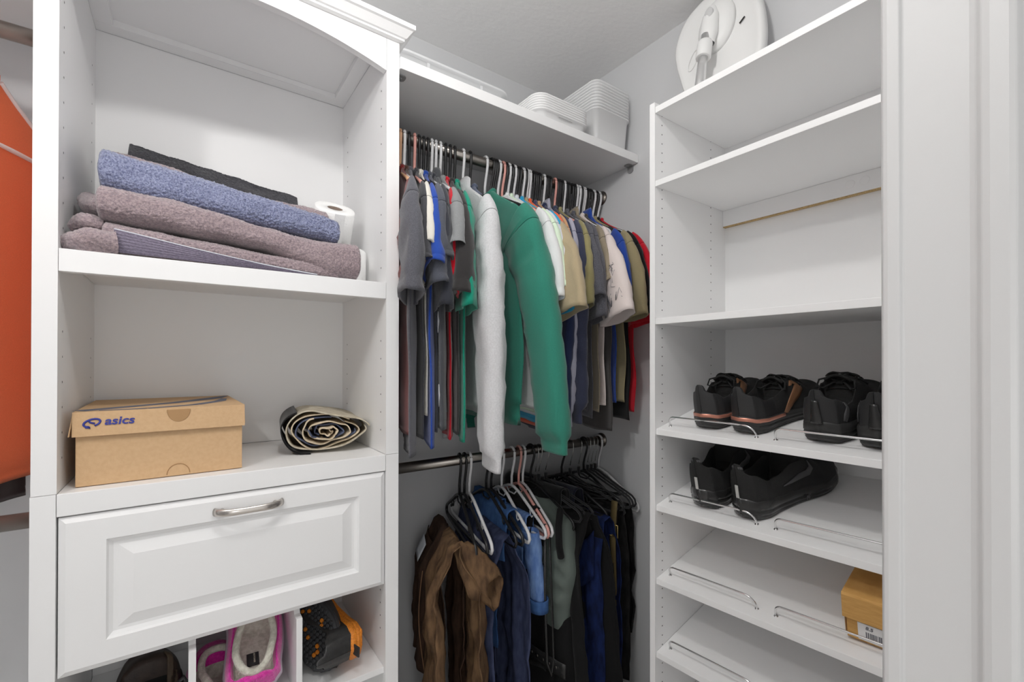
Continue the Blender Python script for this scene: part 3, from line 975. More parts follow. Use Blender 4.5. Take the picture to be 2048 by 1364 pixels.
# ------------------------------------------------------------------ lower rod: empty hangers and trousers
def low(kind, hook, tipx, label, group=None):
    rot = math.asin(max(-.6, min(.6, (tipx - hook) / .2)))
    return hanger(kind, hook, RZ0, rot, label, group)
low('black', .706, .650, 'black hanger with brown trousers slung over it, first on the lower rod')
low('white', .742, .700, 'thin white hanger tangled behind the first black hanger on the lower rod')
low('black', .724, .684, 'black plastic hanger second on the lower rod, next to the pale cuff')
low('black', .806, .782, 'black plastic hanger carrying the dark blue jeans on the lower rod')
low('black', .826, .806, 'black plastic hanger left of the two white hangers on the lower rod')
low('white', .868, .832, 'white empty hanger left of its twin on the lower rod')
low('white', .910, .893, 'white empty hanger in front of the pink hanger on the lower rod')
low('pink', .940, .906, 'pink hanger framed by two white ones on the lower rod')
low('white', .958, .922, 'white empty hanger just behind the pink one on the lower rod')
low('black', .992, 1.010, 'black plastic hanger just right of the pink and white ones on the lower rod')
VL = 'black velvet hanger with steel hook on the lower rod'
VG = 'black velvet hangers on the lower rod'
for h, tp in ((1.014, 1.03), (1.030, 1.05), (1.062, 1.085), (1.183, 1.20), (1.228, 1.235), (1.276, 1.27), (1.296, 1.286), (1.317, 1.302)):
    low('velvet', h, tp, VL, VG)
low('black', 1.140, 1.165, 'black plastic hanger with navy straps around its hook on the lower rod')
low('black', 1.254, 1.250, 'thick black plastic hanger among the steel hooks near the corner')
low('white', 1.338, 1.328, 'white hanger flat against the side wall at the end of the lower rod')

def drape(bmap, name, m, parent, a0, a1, zt, zl, zr, thick=.010, flare=.02, fold=.010, seed=1, nfold=3.0, taper=0.0, lean=0.0, gap=.012, leana=0.0, crumple=.006, ns=46, na=30, solid=.003, jag=.0):
    """cloth folded over a bar: a = along the bar, path goes up the left side, over the top and down the right"""
    b = MB()
    Ll, Lr = zt - zl, zt - zr
    tot = Ll + Lr + gap * PI
    def P(u, v):
        s_ = v * tot
        if s_ < Ll:
            n, z, d, sd = -gap, zl + s_, Ll - s_, -1
        elif s_ < Ll + gap * PI:
            t = (s_ - Ll) / gap
            n, z, d, sd = -gap * math.cos(t), zt + gap * math.sin(t) * .8, 0, -math.cos(t)
        else:
            d = s_ - Ll - gap * PI
            n, z, sd = gap, zt - d, 1
        f = smooth01(d / .25)
        am = (a0 + a1) / 2 + leana * d
        a = am + (u - .5) * (a1 - a0) * (1 - taper * min(1, d / .5))
        ph = seed * 1.7
        n += sd * flare * smooth01(d / .12) + lean * d
        n += fold * (.35 + .65 * f) * (math.sin(u * PI * 2 * nfold + ph + sd + d * 2) + .5 * math.sin(u * PI * 2 * nfold * 1.9 + ph * 2 - d * 5)) * (.25 if d == 0 else 1)
        n += crumple * noise.noise(Vector((a * 17, d * 15 + sd * 4, ph))) * (1 if d else .4)
        n += crumple * 1.2 * (1 - 2 * abs(noise.noise(Vector((a * 9 + d * 6, d * 11 - a * 8 + sd, ph + 5))))) * f
        z += jag * math.sin(u * 9 + ph) * (d > 0) + .006 * math.sin(u * 6 + ph) * f
        return (n, -a, z)
    b.grid(P, na, ns)
    return b.build(name, m, parent, local=True, solid=solid, solid_off=1)
def seam_line(name, m, parent, pts, r=.0012):
    b = MB(); b.tube(pts, r, 5)
    return b.build(name, m, parent, local=True)
def denim(name, rgb, rgb2, amt=.3):
    return mat(name, srgb(*rgb), .85, noise_scale=60, col2=srgb(*rgb2), bump=.5, bump_scale=1400, spec=.2, stretch=(1, 1, .35))
BROWN = denim('brown_twill', (118, 92, 66), (80, 60, 44))
BROWND = denim('brown_twill_inside', (78, 57, 45), (58, 43, 35))
JEAN = denim('dark_blue_denim', (70, 77, 106), (47, 54, 80))
JEANLT = denim('light_blue_denim', (124, 156, 206), (86, 118, 176))
JEANMID = denim('mid_blue_denim', (72, 108, 160), (58, 90, 140))
ROYALD = denim('royal_blue_denim', (26, 42, 88), (15, 24, 56))
BLACKD = denim('washed_black_denim', (38, 37, 37), (20, 20, 21))
BLACKC = fabric('black_trouser_cloth', (24, 24, 25), .25, sheen=.05)
OLIVEP = fabric('sage_puffer_cloth', (100, 110, 104), .08, rough=.5, sheen=.1)
LABELW = mat('white_label_cloth', (0.62, 0.65, 0.70), .8)
STITCH = mat('brown_stitching', srgb(120, 88, 62), .8)
STITCHB = mat('pale_stitching', srgb(150, 154, 176), .8)
BELTB = mat('black_belt_leather', (0.02, 0.02, 0.02), .42, bump=.5, bump_scale=300)
BELTO = mat('olive_web_belt', srgb(92, 78, 44), .8, bump=.6, bump_scale=500)
BRASS = mat('brass_buckle', srgb(196, 170, 110), .3, 1.0)
def hung(name, label, cat, x, rot, y=RY, z=RZ0):
    return thing(name, label, cat, (x, y, z), (0, 0, rot))

# brown trousers crumpled over the first hanger
t = hung('trousers', 'brown twill trousers crumpled over the first black hanger', 'trousers', .652, -.30)
drape(None, 'leg', BROWND, t, -.10, .07, -.205, -.60, -.62, gap=.013, flare=.055, fold=.010, seed=3, nfold=1.6, lean=-.03)
drape(None, 'leg', BROWN, t, .045, .205, -.196, -.92, -.90, gap=.016, flare=.050, fold=.013, seed=8, nfold=2.4, taper=-.35, leana=.03, crumple=.010)
drape(None, 'leg', BROWND, t, -.10, .10, -.20, -.92, -.92, gap=.010, flare=.03, fold=.012, seed=5, nfold=2.0)
# waistband and pocket bag rolled over the near end
b = MB()
def RL(u, v):
    th = 2 * PI * v
    t_ = u
    c = Vector((.02 + .085 * t_, -.17 - .035 * t_, -.215 - .10 * t_ ** 1.6 - .03 * math.sin(t_ * 3)))
    r_ = .026 + .014 * math.sin(t_ * PI) + .005 * math.sin(th * 3 + u * 6) + .008 * noise.noise(Vector((u * 5, math.cos(th) * 2, math.sin(th) * 2)))
    return c + Vector((math.cos(th) * r_ * .9, .3 * r_ * math.cos(th), math.sin(th) * r_ * (1.35 + .3 * t_)))
b.grid(RL, 20, 22, cv=True)
b.build('turned_up_hem', BROWN, t, local=True, solid=.004)
b = MB()
def WB(u, v):
    a = lerp(-.12, .075, u)
    d = v * .07
    return (-.030 - .02 * v - .010 * math.sin(u * 5), -a, -.232 - d - .03 * u)
b.grid(WB, 12, 6)
b.build('waistband', BROWND, t, local=True, solid=.003)
b = MB()
b.grid(lambda u, v: (-.052 - .026 * v, -lerp(-.075, -.030, u), -.240 - .05 * v - .02 * u), 5, 5)
b.build('care_label', LABELW, t, local=True, solid=.001)
seam_line('seam', STITCH, t, [(-.074 - .012 * math.sin(i * .35), -(.060 + .002 * i), -.30 - .029 * i) for i in range(14)], .0016)

# dark blue jeans
t = hung('jeans', 'dark blue jeans folded over a black hanger beside the brown trousers', 'jeans', .786, -.16)
drape(None, 'leg', JEAN, t, .0, .192, -.205, -.95, -.93, gap=.015, flare=.044, fold=.008, seed=2, nfold=1.7, taper=-.20, leana=.02, crumple=.008)
drape(None, 'leg', JEAN, t, -.17, .03, -.207, -.90, -.92, gap=.010, flare=.022, fold=.007, seed=6, nfold=1.5)
b = MB()
b.grid(lambda u, v: (-.052 - .006 * math.sin(v * 6) - .004 * u, -lerp(.05, .155, u), -.60 - v * .16 - .02 * u), 8, 10)
b.build('back_pocket', JEAN, t, local=True, solid=.004)
seam_line('seam', STITCHB, t, [(-.062, -(.12 + .004 * i), -.50 - .028 * i) for i in range(11)], .0011)
seam_line('seam', STITCHB, t, [(-.06 - .002 * (i % 2), -(.06 + .0095 * i), -.755 - .012 * math.sin(i)) for i in range(11)], .0011)
# mid blue denim roll behind the hangers
t = hung('jeans', 'mid blue denim roll seen between the black hangers', 'jeans', .838, -.1)
drape(None, 'leg', JEANMID, t, -.13, .13, -.165, -.30, -.34, gap=.022, flare=.016, fold=.005, seed=4, nfold=2.2)
drape(None, 'leg', JEANMID, t, -.13, .06, -.138, -.6, -.6, gap=.010, flare=.012, fold=.005, seed=14, nfold=2.2)
# light blue denim jacket
t = hung('denim_jacket', 'light blue denim jacket with cuffed sleeve under the white hangers', 'jacket', .904, -.06)
drape(None, 'body', JEANLT, t, -.12, .12, -.190, -.47, -.50, gap=.016, flare=.022, fold=.007, seed=7, nfold=2.6)
b = MB()
def SLV(u, v):
    th = 2 * PI * v
    z = -.215 - .215 * u
    r_ = .031 - .003 * u
    return (-.018 + .02 * u + .024 * math.cos(th) + .003 * math.sin(u * 14 + th * 2), -(.150 + .012 * u) + r_ * math.sin(th), z)
b.grid(SLV, 18, 20, cv=True)
b.build('sleeve', JEANLT, t, local=True, solid=.003)
b = MB()
b.grid(lambda u, v: (.003 + .028 * math.cos(2 * PI * v), -.162 + .033 * math.sin(2 * PI * v), -.425 - .038 * u), 4, 20, cv=True)
b.build('cuff', JEANMID, t, local=True, solid=.004)
# black strap loop hanging below it
t = hung('strap', 'thin black strap loop dangling under the light blue denim cuff', 'strap', .915, 0)
b = MB()
b.tube([(-.01, -.185, -.19), (-.016, -.19, -.40), (-.006, -.19, -.62), (.012, -.19, -.665), (.022, -.19, -.62), (.016, -.185, -.40), (.01, -.18, -.19)], .0042, 8, flat=.5)
b.build('loop', BELTB, t, local=True)
# dark grey bag between the white hangers
t = hung('trousers', 'charcoal black trousers framed by the white hangers', 'trousers', .928, -.08)
drape(None, 'leg', BLACKC, t, -.16, .13, -.165, -.42, -.70, gap=.012, flare=.012, fold=.005, seed=12, nfold=1.8)
# sage puffer vest
t = hung('puffer_vest', 'sage green puffer vest behind the pink hanger', 'vest', 1.005, -.05)
b = MB()
def PV(u, v):
    th = 2 * PI * v
    z = -.15 - .44 * u
    W = pw([(0, .10), (.12, .19), (.45, .215), (1, .14)], u)
    q = 1 + .10 * abs(math.sin(u * PI * 6.5)) - .05
    n = .048 * pw([(0, .5), (.2, 1), (.7, 1), (1, .55)], u) * q
    c, s_ = math.cos(th), math.sin(th)
    a = W * math.copysign(abs(c) ** .7, c)
    k = noise.noise(Vector((a * 22, z * 18, 3.1)))
    return (n * math.copysign(abs(s_) ** .8, s_) * (1 + .25 * (1 - 2 * abs(k))), -a - .03 * u + .004 * k, z)
b.grid(PV, 60, 44, cv=True)
b.build('body', OLIVEP, t, local=True, solid=.003)
b = MB()
b.tube([(-.03, -(.19), -.155), (-.05, -.205, -.20), (-.052, -.21, -.26), (-.04, -.205, -.30)], .011, 10)
b.build('strap', BLACKC, t, local=True)
# black trousers and long black coat panel in the middle
t = hung('trousers', 'black trousers hanging to the right of the sage vest', 'trousers', 1.066, -.02)
drape(None, 'leg', BLACKC, t, -.19, .205, -.175, -.60, -.62, gap=.012, flare=.022, fold=.008, seed=17, nfold=2.3)
drape(None, 'leg', BLACKC, t, .02, .235, -.19, -.86, -.88, gap=.018, flare=.045, fold=.011, seed=19, nfold=1.8, leana=.05, taper=-.2)
t = hung('bag', 'black fabric bag with a buckled strap low among the trousers', 'bag', 1.015, -.02)
b = MB()
def BG(u, v):
    th = 2 * PI * v
    z = -.40 - .40 * u
    W = pw([(0, .11), (.3, .17), (1, .185)], u); n = pw([(0, .02), (.4, .05), (1, .06)], u)
    c, s_ = math.cos(th), math.sin(th)
    return (n * math.copysign(abs(s_) ** .6, s_) + .005 * math.sin(c * 9 + u * 6), -(.03 + W * math.copysign(abs(c) ** .5, c)), z)
b.grid(BG, 24, 36, cv=True)
b.build('pouch', BLACKC, t, local=True, solid=.003)
b = MB()
b.tube([(-.01, -.05, -.44), (0, -.05, -.30), (0, -.05, -.212)], .006, 8)
b.build('strap', BLACKC, t, local=True)
t = hung('belt', 'black leather belt with punched holes wrapped across the black bag', 'belt', 1.015, -.02)
b = MB()
b.grid(lambda u, v: (lerp(-.052, -.085, math.sin(u * PI)) - .012 * u, -lerp(-.10, .235, u), -.605 - .045 * v - .012 * u), 24, 4)
for i in range(5):
    u = .60 + .075 * i
    c = Vector((lerp(-.052, -.085, math.sin(u * PI)) - .012 * u - .0022, -lerp(-.10, .235, u), -.6275 - .012 * u))
    b.lathe([(.0035, 0), (.0035, .0006)], lambda p, q, a: c + Vector((-a, p, q)), 10, 1)
b.build('strap', [BELTB, NICKEL], t, local=True, solid=.003)
b = MB()
b.tube([(-.062 - .01, .10 - .025, -.588), (-.075, .045, -.588), (-.075, .045, -.664), (-.072, .075, -.664)], .004, 8, closed=True)
b.build('buckle', NICKEL_D, t, local=True)
# royal blue jeans
t = hung('jeans', 'royal blue jeans on a black clip hanger in the middle of the lower rod', 'jeans', 1.142, .02)
drape(None, 'leg', ROYALD, t, -.18, .20, -.215, -.92, -.92, gap=.016, flare=.016, fold=.008, seed=23, nfold=2.6)
drape(None, 'leg', ROYALD, t, .05, .225, -.225, -.94, -.92, gap=.022, flare=.030, fold=.012, seed=25, nfold=1.6, leana=.03)
b = MB()
b.grid(lambda u, v: (-.060 - .012 * math.sin(u * PI), -lerp(.10, .215, u), -.24 - .15 * v - .05 * math.sin(u * PI)), 10, 10)
b.build('pocket', ROYALD, t, local=True, solid=.003)
b = MB()
b.box(-.012, .012, -.20, .20, -.225, -.206)
b.build('clip_bar', HBLACK, t, local=True, bevel=.003)
# olive belt with brass buckle
t = hung('belt', 'olive web belt with brass buckle hanging beside the royal blue jeans', 'belt', 1.196, .0)
b = MB()
b.grid(lambda u, v: (-.006 * math.sin(u * 5), -.195 - .026 * v + .01 * u, -.165 - .36 * u), 20, 3)
b.build('strap', BELTO, t, local=True, solid=.003)
b = MB()
b.tube([(-.006, -.190, -.245), (-.006, -.226, -.245), (-.006, -.226, -.285), (-.006, -.190, -.285)], .0024, 8, closed=True)
b.tube([(-.007, -.208, -.245), (-.007, -.208, -.285)], .0018, 6)
b.build('buckle', BRASS, t, local=True)
b = MB()
b.tube([(-.004, -.18, -.545), (-.004, -.205, -.545), (-.004, -.205, -.56), (-.004, -.18, -.56)], .002, 6, closed=True)
b.build('tail_ring', BRASS, t, local=True)
# washed black jeans, two pairs
t = hung('jeans', 'washed black jeans with a curled hem near the corner', 'jeans', 1.232, .0)
drape(None, 'leg', BLACKD, t, .02, .205, -.20, -.80, -.82, gap=.015, flare=.020, fold=.008, seed=27, nfold=1.5, crumple=.007)
drape(None, 'leg', BLACKD, t, -.18, .04, -.20, -.85, -.82, gap=.012, flare=.014, fold=.006, seed=29, nfold=1.5)
t = hung('jeans', 'black crinkled jeans last on the lower rod by the side wall', 'jeans', 1.284, .0)
drape(None, 'leg', BLACKD, t, .03, .19, -.205, -.69, -.66, gap=.014, flare=.014, fold=.010, seed=33, nfold=2.4, crumple=.012)
drape(None, 'leg', BLACKD, t, -.18, .05, -.205, -.66, -.68, gap=.012, flare=.010, fold=.006, seed=35, nfold=1.5)
# dark clothing over the velvet hangers on the middle of the rod
for x, z0, sd, lb in ((1.030, -.13, 41, 'black knitted top folded over velvet hangers right of the pink hanger'), (1.098, -.14, 43, 'dark navy top folded over a hanger in the middle of the lower rod')):
    t = hung('folded_top', lb, 'top', x, .05)
    drape(None, 'fold', CL['black'] if sd == 41 else CL['navyblack'], t, -.17, .13, z0, -.30, -.30, gap=.018, flare=.012, fold=.007, seed=sd, nfold=2.2)
# black flat case on the carpet against the wall
t = tag(boxobj('storage_case', mat('black_case', (.02, .02, .02), .7), None, (1.17, 1.345, 1.20, 1.46, .0848, .098), .003), 'flat black case lying on the carpet in the corner', 'case')
# ------------------------------------------------------------------ towels on the hutch shelf
def terry(name, c1, c2, sc=260):
    m = mat(name, srgb(*c1), .95, noise_scale=sc, col2=srgb(*c2), bump=1.0, bump_scale=520, sheen=.5, spec=.1)
    return m
TMAUVE = terry('mauve_terry', (172, 154, 156), (132, 118, 124))
TBAND = mat('woven_towel_band', srgb(138, 130, 148), .8, bump=1.0, bump_scale=300, noise_scale=260, col2=srgb(110, 102, 120), stretch=(1, .4, 3))
TBLUE = terry('blue_grey_terry', (154, 160, 188), (96, 102, 134), 330)
TDARK = terry('charcoal_terry', (70, 70, 76), (46, 46, 50))
ZT = 1.4875
def slab_towel(name, m, parent, cfn, nx=190, nv=130, fuzz=.0022, seed=1.0, ends=.018):
    """cfn(u) -> (x, y_front, y_back, z_low, z_high) ; rounded-front bar swept along x"""
    b = MB()
    def P(u, v):
        x, y0, y1, z0, z1 = cfn(u)
        e = min(u, 1 - u)
        k = math.sqrt(max(0.0, 1 - (1 - min(1, e / ends)) ** 2))
        yc, zc = (y0 + y1) / 2, (z0 + z1) / 2
        th = 2 * PI * v
        c, q = math.cos(th), math.sin(th)
        hy, hz = (y1 - y0) / 2, (z1 - z0) / 2
        rr_ = hz / hy
        y = yc - math.copysign(abs(c) ** (.55 * (.35 + rr_)), c) * hy * lerp(.90, 1, k)
        z = zc + math.copysign(abs(q) ** .62, q) * hz * lerp(.25, 1, k)
        p = Vector((x, y, z))
        f = fuzz * (noise.noise(p * 300 + Vector((seed, 0, 0))) + .6 * noise.noise(p * 560)) + .004 * noise.noise(p * 22 + Vector((0, seed, 0)))
        n = Vector((0, -c * .8, q)).normalized()
        p += n * f
        if p.z < ZT + .0004: p.z = ZT + .0004
        return p
    b.grid(P, nx, nv, cv=True)
    # close the two ends
    return b.build(name, m, parent, weld=True)
t = thing('towel', 'large mauve towel folded in two at the bottom of the towel stack', 'towel', (.09, 1.25, ZT))
slab_towel('lower_fold', TMAUVE, t, lambda u: (lerp(-.128, .300, u), lerp(1.100, 1.112, u), 1.44, ZT, lerp(1.556, 1.520, u)), seed=1)
slab_towel('upper_fold', TMAUVE, t, lambda u: (lerp(-.136, .345, u), 1.096 + .02 * smooth01(u * 1.2) - .018 * smooth01((u - .4) / .6), 1.43, lerp(1.553, 1.541, min(1, u / .5)) if u < .5 else lerp(1.541, ZT, smooth01((u - .5) / .42)), lerp(1.620, 1.578, u) + .006 * math.sin(u * 7)), nx=170, seed=2)
# woven band along the front of the lower fold
b = MB()
def BND(u, v):
    x = lerp(-.108, .245, u)
    zlo, zhi = ZT + .006, lerp(1.548, 1.516, (x + .128) / .428)
    z = lerp(lerp(zlo, zlo - .002, u), lerp(zhi - .012, zlo, u ** 1.2), v)
    zc, hz = (ZT + lerp(1.556, 1.520, (x + .128) / .428)) / 2, (lerp(1.556, 1.520, (x + .128) / .428) - ZT) / 2
    q = min(1, abs(z - zc) / hz)
    y = lerp(1.100, 1.112, (x + .128) / .428) + .0 + .014 * q ** 3 - .0045 + .0007 * math.sin(v * 44) 
    return (x, y, z)
b.grid(BND, 90, 30)
b.build('woven_band', TBAND, t, solid=.001)
b = MB()
b.tube([BND(i / 40, 1.0) for i in range(41)], .0013, 5)
b.build('stitching', LABELW, t)
# crumpled end spilling out to the left
def lump(pts, rads, m, name, parent, fuzz=.0022, sq=1.0, seed=0, n=48, k=34):
    b = MB()
    P = [Vector(p) for p in pts]
    def cr(tt):
        nn = len(P) - 1
        i = min(int(tt * nn), nn - 1); f = tt * nn - i
        p0, p1, p2, p3 = P[max(i - 1, 0)], P[i], P[i + 1], P[min(i + 2, nn)]
        return .5 * ((2 * p1) + (p2 - p0) * f + (2 * p0 - 5 * p1 + 4 * p2 - p3) * f * f + (3 * p1 - p0 - 3 * p2 + p3) * f ** 3)
    def Q(u, v):
        c = cr(u)
        d = (cr(min(1, u + .02)) - cr(max(0, u - .02))).normalized()
        a = d.cross(Vector((0, 0, 1))); a = a.normalized() if a.length > .01 else Vector((1, 0, 0))
        w = d.cross(a)
        r_ = pw([(i / (len(rads) - 1), q) for i, q in enumerate(rads)], u)
        th = 2 * PI * v
        dirn = a * math.cos(th) + w * math.sin(th) * sq
        p = c + dirn * r_
        p += dirn * (fuzz * (noise.noise(p * 210) + .6 * noise.noise(p * 430)) + .006 * noise.noise(p * 30 + Vector((seed, 0, 0))))
        if p.z < ZT + .0004: p.z = ZT + .0004
        return p
    b.grid(Q, k, n, cv=True)
    return b.build(name, m, parent)
lump([(-.176, 1.150, 1.505), (-.164, 1.12, 1.507), (-.140, 1.105, 1.507), (-.108, 1.112, 1.510)], [.004, .018, .024, .026], TMAUVE, 'loose_end', t, seed=3)
lump([(-.172, 1.14, 1.535), (-.150, 1.13, 1.545), (-.128, 1.135, 1.545)], [.004, .016, .012], TMAUVE, 'loose_end', t, seed=5)
lump([(-.158, 1.29, 1.612), (-.154, 1.22, 1.606), (-.140, 1.165, 1.590), (-.110, 1.15, 1.585)], [.006, .019, .020, .016], TMAUVE, 'loose_end', t, seed=7)
b = MB(); b.tube([(-.1772, 1.155, 1.512), (-.170, 1.155, 1.535), (-.150, 1.165, 1.552), (-.128, 1.17, 1.560)], .0028, 6)
b.build('hem', LABELW, t)
t = thing('towel', 'blue-grey flecked towel rolled across the middle of the stack', 'towel', (.08, 1.28, 1.60))
slab_towel('roll', TBLUE, t, lambda u: (lerp(-.139, .300, u), lerp(1.155, 1.118, u), lerp(1.35, 1.24, u), lerp(1.618, 1.577, u), lerp(1.712, 1.634, u)), nx=170, fuzz=.0036, seed=4)
t = thing('towel', 'mauve towel lying on top behind the blue-grey one', 'towel', (.08, 1.33, 1.64))
slab_towel('fold', TMAUVE, t, lambda u: (lerp(-.142, .292, u), lerp(1.235, 1.185, u), 1.41, lerp(1.665, 1.602, u), lerp(1.734, 1.668, u) + .006 * math.sin(u * 8)), seed=6)
t = thing('towel', 'folded charcoal towel standing at the back of the towel stack', 'towel', (.07, 1.44, ZT))
slab_towel('fold', TDARK, t, lambda u: (lerp(-.118, .266, u), 1.412, 1.468, lerp(1.60, 1.50, u), lerp(1.826, 1.772, u)), fuzz=.0012, seed=8, ends=.012)

# ------------------------------------------------------------------ toilet rolls
PAPER = mat('white_tissue_paper', (0.86, 0.86, 0.85), .95, bump=.5, bump_scale=160)
CORE = mat('cardboard_core', srgb(120, 105, 95), .9)
def paper_roll(label, loc, rot, h=.100, r=.056):
    t = thing('toilet_roll', label, 'toilet paper', loc, rot)
    b = MB()
    b.lathe([(.020, .003), (.0205, 0), (r - .003, 0), (r, .003), (r, h - .003), (r - .003, h), (.0205, h), (.020, h - .003), (.020, .003)], lambda p, q, a: (p + .0012 * math.sin(q * 90), q, a), 40)
    b.grid(lambda u, v: ((r + .0008) * math.cos(-1.9 + .5 * u), (r + .0008) * math.sin(-1.9 + .5 * u), v * h * .98 + .001), 8, 4)
    b.build('paper', PAPER, t, local=True)
    b = MB()
    b.lathe([(.0198, .002), (.0198, h - .002), (.0185, h - .002), (.0185, .002), (.0198, .002)], lambda p, q, a: (p, q, a), 30)
    b.build('core', CORE, t, local=True)
paper_roll('toilet roll standing on the towel shelf beneath another one', (.343, 1.235, ZT + .0004), (0, 0, .4), h=.099, r=.052)
paper_roll('toilet roll tipped forwards on top of another beside the towels', (.318, 1.292, ZT + .131), (R(33), R(-4), .1), h=.095, r=.052)

# ------------------------------------------------------------------ shoe boxes
KRAFT = mat('kraft_cardboard', srgb(204, 170, 130), .8, noise_scale=140, col2=srgb(199, 164, 124), bump=.15, bump_scale=400)
KRAFTD = mat('kraft_cardboard_edge', srgb(168, 132, 92), .85)
KRAFTO = mat('golden_cardboard', srgb(204, 158, 92), .8, noise_scale=120, col2=srgb(192, 146, 80), bump=.2, bump_scale=300, stretch=(.3, .3, 3))
BLUEINK = mat('blue_box_ink', srgb(48, 56, 140), .6)
GREYINK = mat('grey_blue_box_ink', srgb(96, 98, 112), .7)
bw, bd, bh = .268, .340, .136
t = thing('shoe_box', 'brown cardboard shoe box with blue logo on the counter', 'shoe box', (-.036, 1.292, ZJ), (0, 0, R(1.5)))
hw, hd = bw / 2, bd / 2
b = MB(); b.box(-hw + .004, hw - .004, -hd + .004, hd - .004, .0004, bh - .004)
b.build('box_base', KRAFT, t, local=True, bevel=.001)
# lid: flared front flap
b = MB()
b.box(-hw, hw, -hd, hd, bh - .003, bh)
def wall(x0, y0, x1, y1, h0, fl):
    nx, ny = (y1 - y0), -(x1 - x0)
    l = math.hypot(nx, ny); nx, ny = nx / l * fl, ny / l * fl
    tn = .0018 / max(fl, 1e-6)
    A = [(x0, y0, bh - .001), (x1, y1, bh - .001), (x1 + nx, y1 + ny, bh - h0), (x0 + nx, y0 + ny, bh - h0)]
    ix, iy = nx * tn, ny * tn
    vs = [b.v(p) for p in A] + [b.v((p[0] - ix, p[1] - iy, p[2])) for p in A]
    for q in ((0, 1, 2, 3), (4, 7, 6, 5), (0, 4, 5, 1), (1, 5, 6, 2), (2, 6, 7, 3), (3, 7, 4, 0)):
        b.f([vs[i] for i in q])
wall(-hw, -hd, hw, -hd, .044, .0035)
wall(hw, -hd + .003, hw, hd, .040, .0015)
wall(-hw, hd, -hw, -hd + .003, .044, .006)
b.build('lid', KRAFT, t, local=True, weld=False)
lid = t.children[-1]
def fy(z):       # y of the flared lid front at height z
    return -hd - .0035 * (bh - .001 - z) / .043 - .0004
# logo: swirl and letters
def strokes(name, m, sts, parent, r, fn, flat=.35):
    b = MB()
    for st in sts:
        closed = len(st) > 3 and st[0] == st[-1]
        b.tube([fn(*p) for p in (st[:-1] if closed else st)], r, 6, closed=closed, flat=1.0)
    return b.build(name, m, parent, local=True)
fn = lambda x, z: (x, fy(z), z)
lx, lz = -.1075, bh - .020
sw = [(lx + .0085 * math.cos(R(g)) * 1.25 + .004 * math.sin(R(g)), lz + .0070 * math.sin(R(g))) for g in range(-50, 290, 20)]
strokes('swirl_logo', BLUEINK, [sw, [sw[-1], (lx - .002, lz - .009), (lx - .009, lz - .0075)], [(lx + .004, lz - .0015), (lx - .002, lz + .0005), (lx - .004, lz + .003)]], lid, .0018, fn)
def txt(word, size, m, parent, name, M4, ext=.0003):
    cu = bpy.data.curves.new(name, 'FONT')
    cu.body = word
    cu.size = size
    cu.extrude = ext
    cu.shear = .15
    cu.offset = size * .022
    tmp = bpy.data.objects.new(name + '_tmp', cu)
    COL.objects.link(tmp)
    dg = bpy.context.evaluated_depsgraph_get()
    me = bpy.data.meshes.new_from_object(tmp.evaluated_get(dg))
    bpy.data.objects.remove(tmp)
    me.transform(M4)
    me.materials.clear(); me.materials.append(m)
    o = bpy.data.objects.new(name, me)
    COL.objects.link(o); o.parent = parent
    return o
o = txt('asics', .0205, BLUEINK, lid, 'lettering', Matrix.Translation((lx + .017, fy(bh - .024) - .0006, bh - .0245)) @ Matrix.Rotation(R(90) - .08, 4, 'X') @ Matrix.Scale(1.12, 4, (1, 0, 0)))
# thumb holes: lid notch and base half moon
b = MB()
vs = [b.v((.020 + .0185 * math.cos(g), fy(bh - .006) - .0008 - .0012 * abs(math.sin(g)), bh - .003 + .024 * math.sin(g))) for g in [PI + PI * i / 16 for i in range(17)]]
b.f(vs)
b.build('thumb_hole', KRAFTD, lid, local=True, recalc=False)
b = MB()
b.tube([(.020 + .0185 * math.cos(g), fy(bh - .006) - .0012, bh - .003 + .024 * math.sin(g)) for g in [PI + PI * i / 16 for i in range(17)]], .0006, 5)
b.build('thumb_hole_edge', KRAFTD, lid, local=True)
b = MB()
b.tube([(.020 + .0185 * math.cos(g), -hd + .0036, .004 + .020 * math.sin(g)) for g in [PI * i / 16 for i in range(17)]], .0008, 5)
b.build('thumb_hole_edge', KRAFTD, t, local=True)
# grey blue sweep printed on the lid top
b = MB()
def ribbon(pts, wds, m_):
    L_ = [Vector(p) for p in pts]
    for (p, w), (q, w2) in zip(list(zip(L_, wds)), list(zip(L_, wds))[1:]):
        d = (q - p).normalized(); n = Vector((-d.y, d.x, 0))
        b.f([b.v(p + n * w), b.v(q + n * w2), b.v(q - n * w2), b.v(p - n * w)])
zt_ = bh + .0004
ribbon([(-.13, -.14, zt_), (-.06, -.085, zt_), (.02, -.02, zt_), (.09, .07, zt_), (.128, .15, zt_)], [.018, .016, .016, .022, .006], 0)
ribbon([(-.10, -.15, zt_), (-.03, -.15, zt_), (.05, -.11, zt_), (.10, -.03, zt_), (.115, .05, zt_)], [.006, .010, .012, .012, .006], 0)
b.build('printed_sweep', GREYINK, lid, local=True, recalc=False)

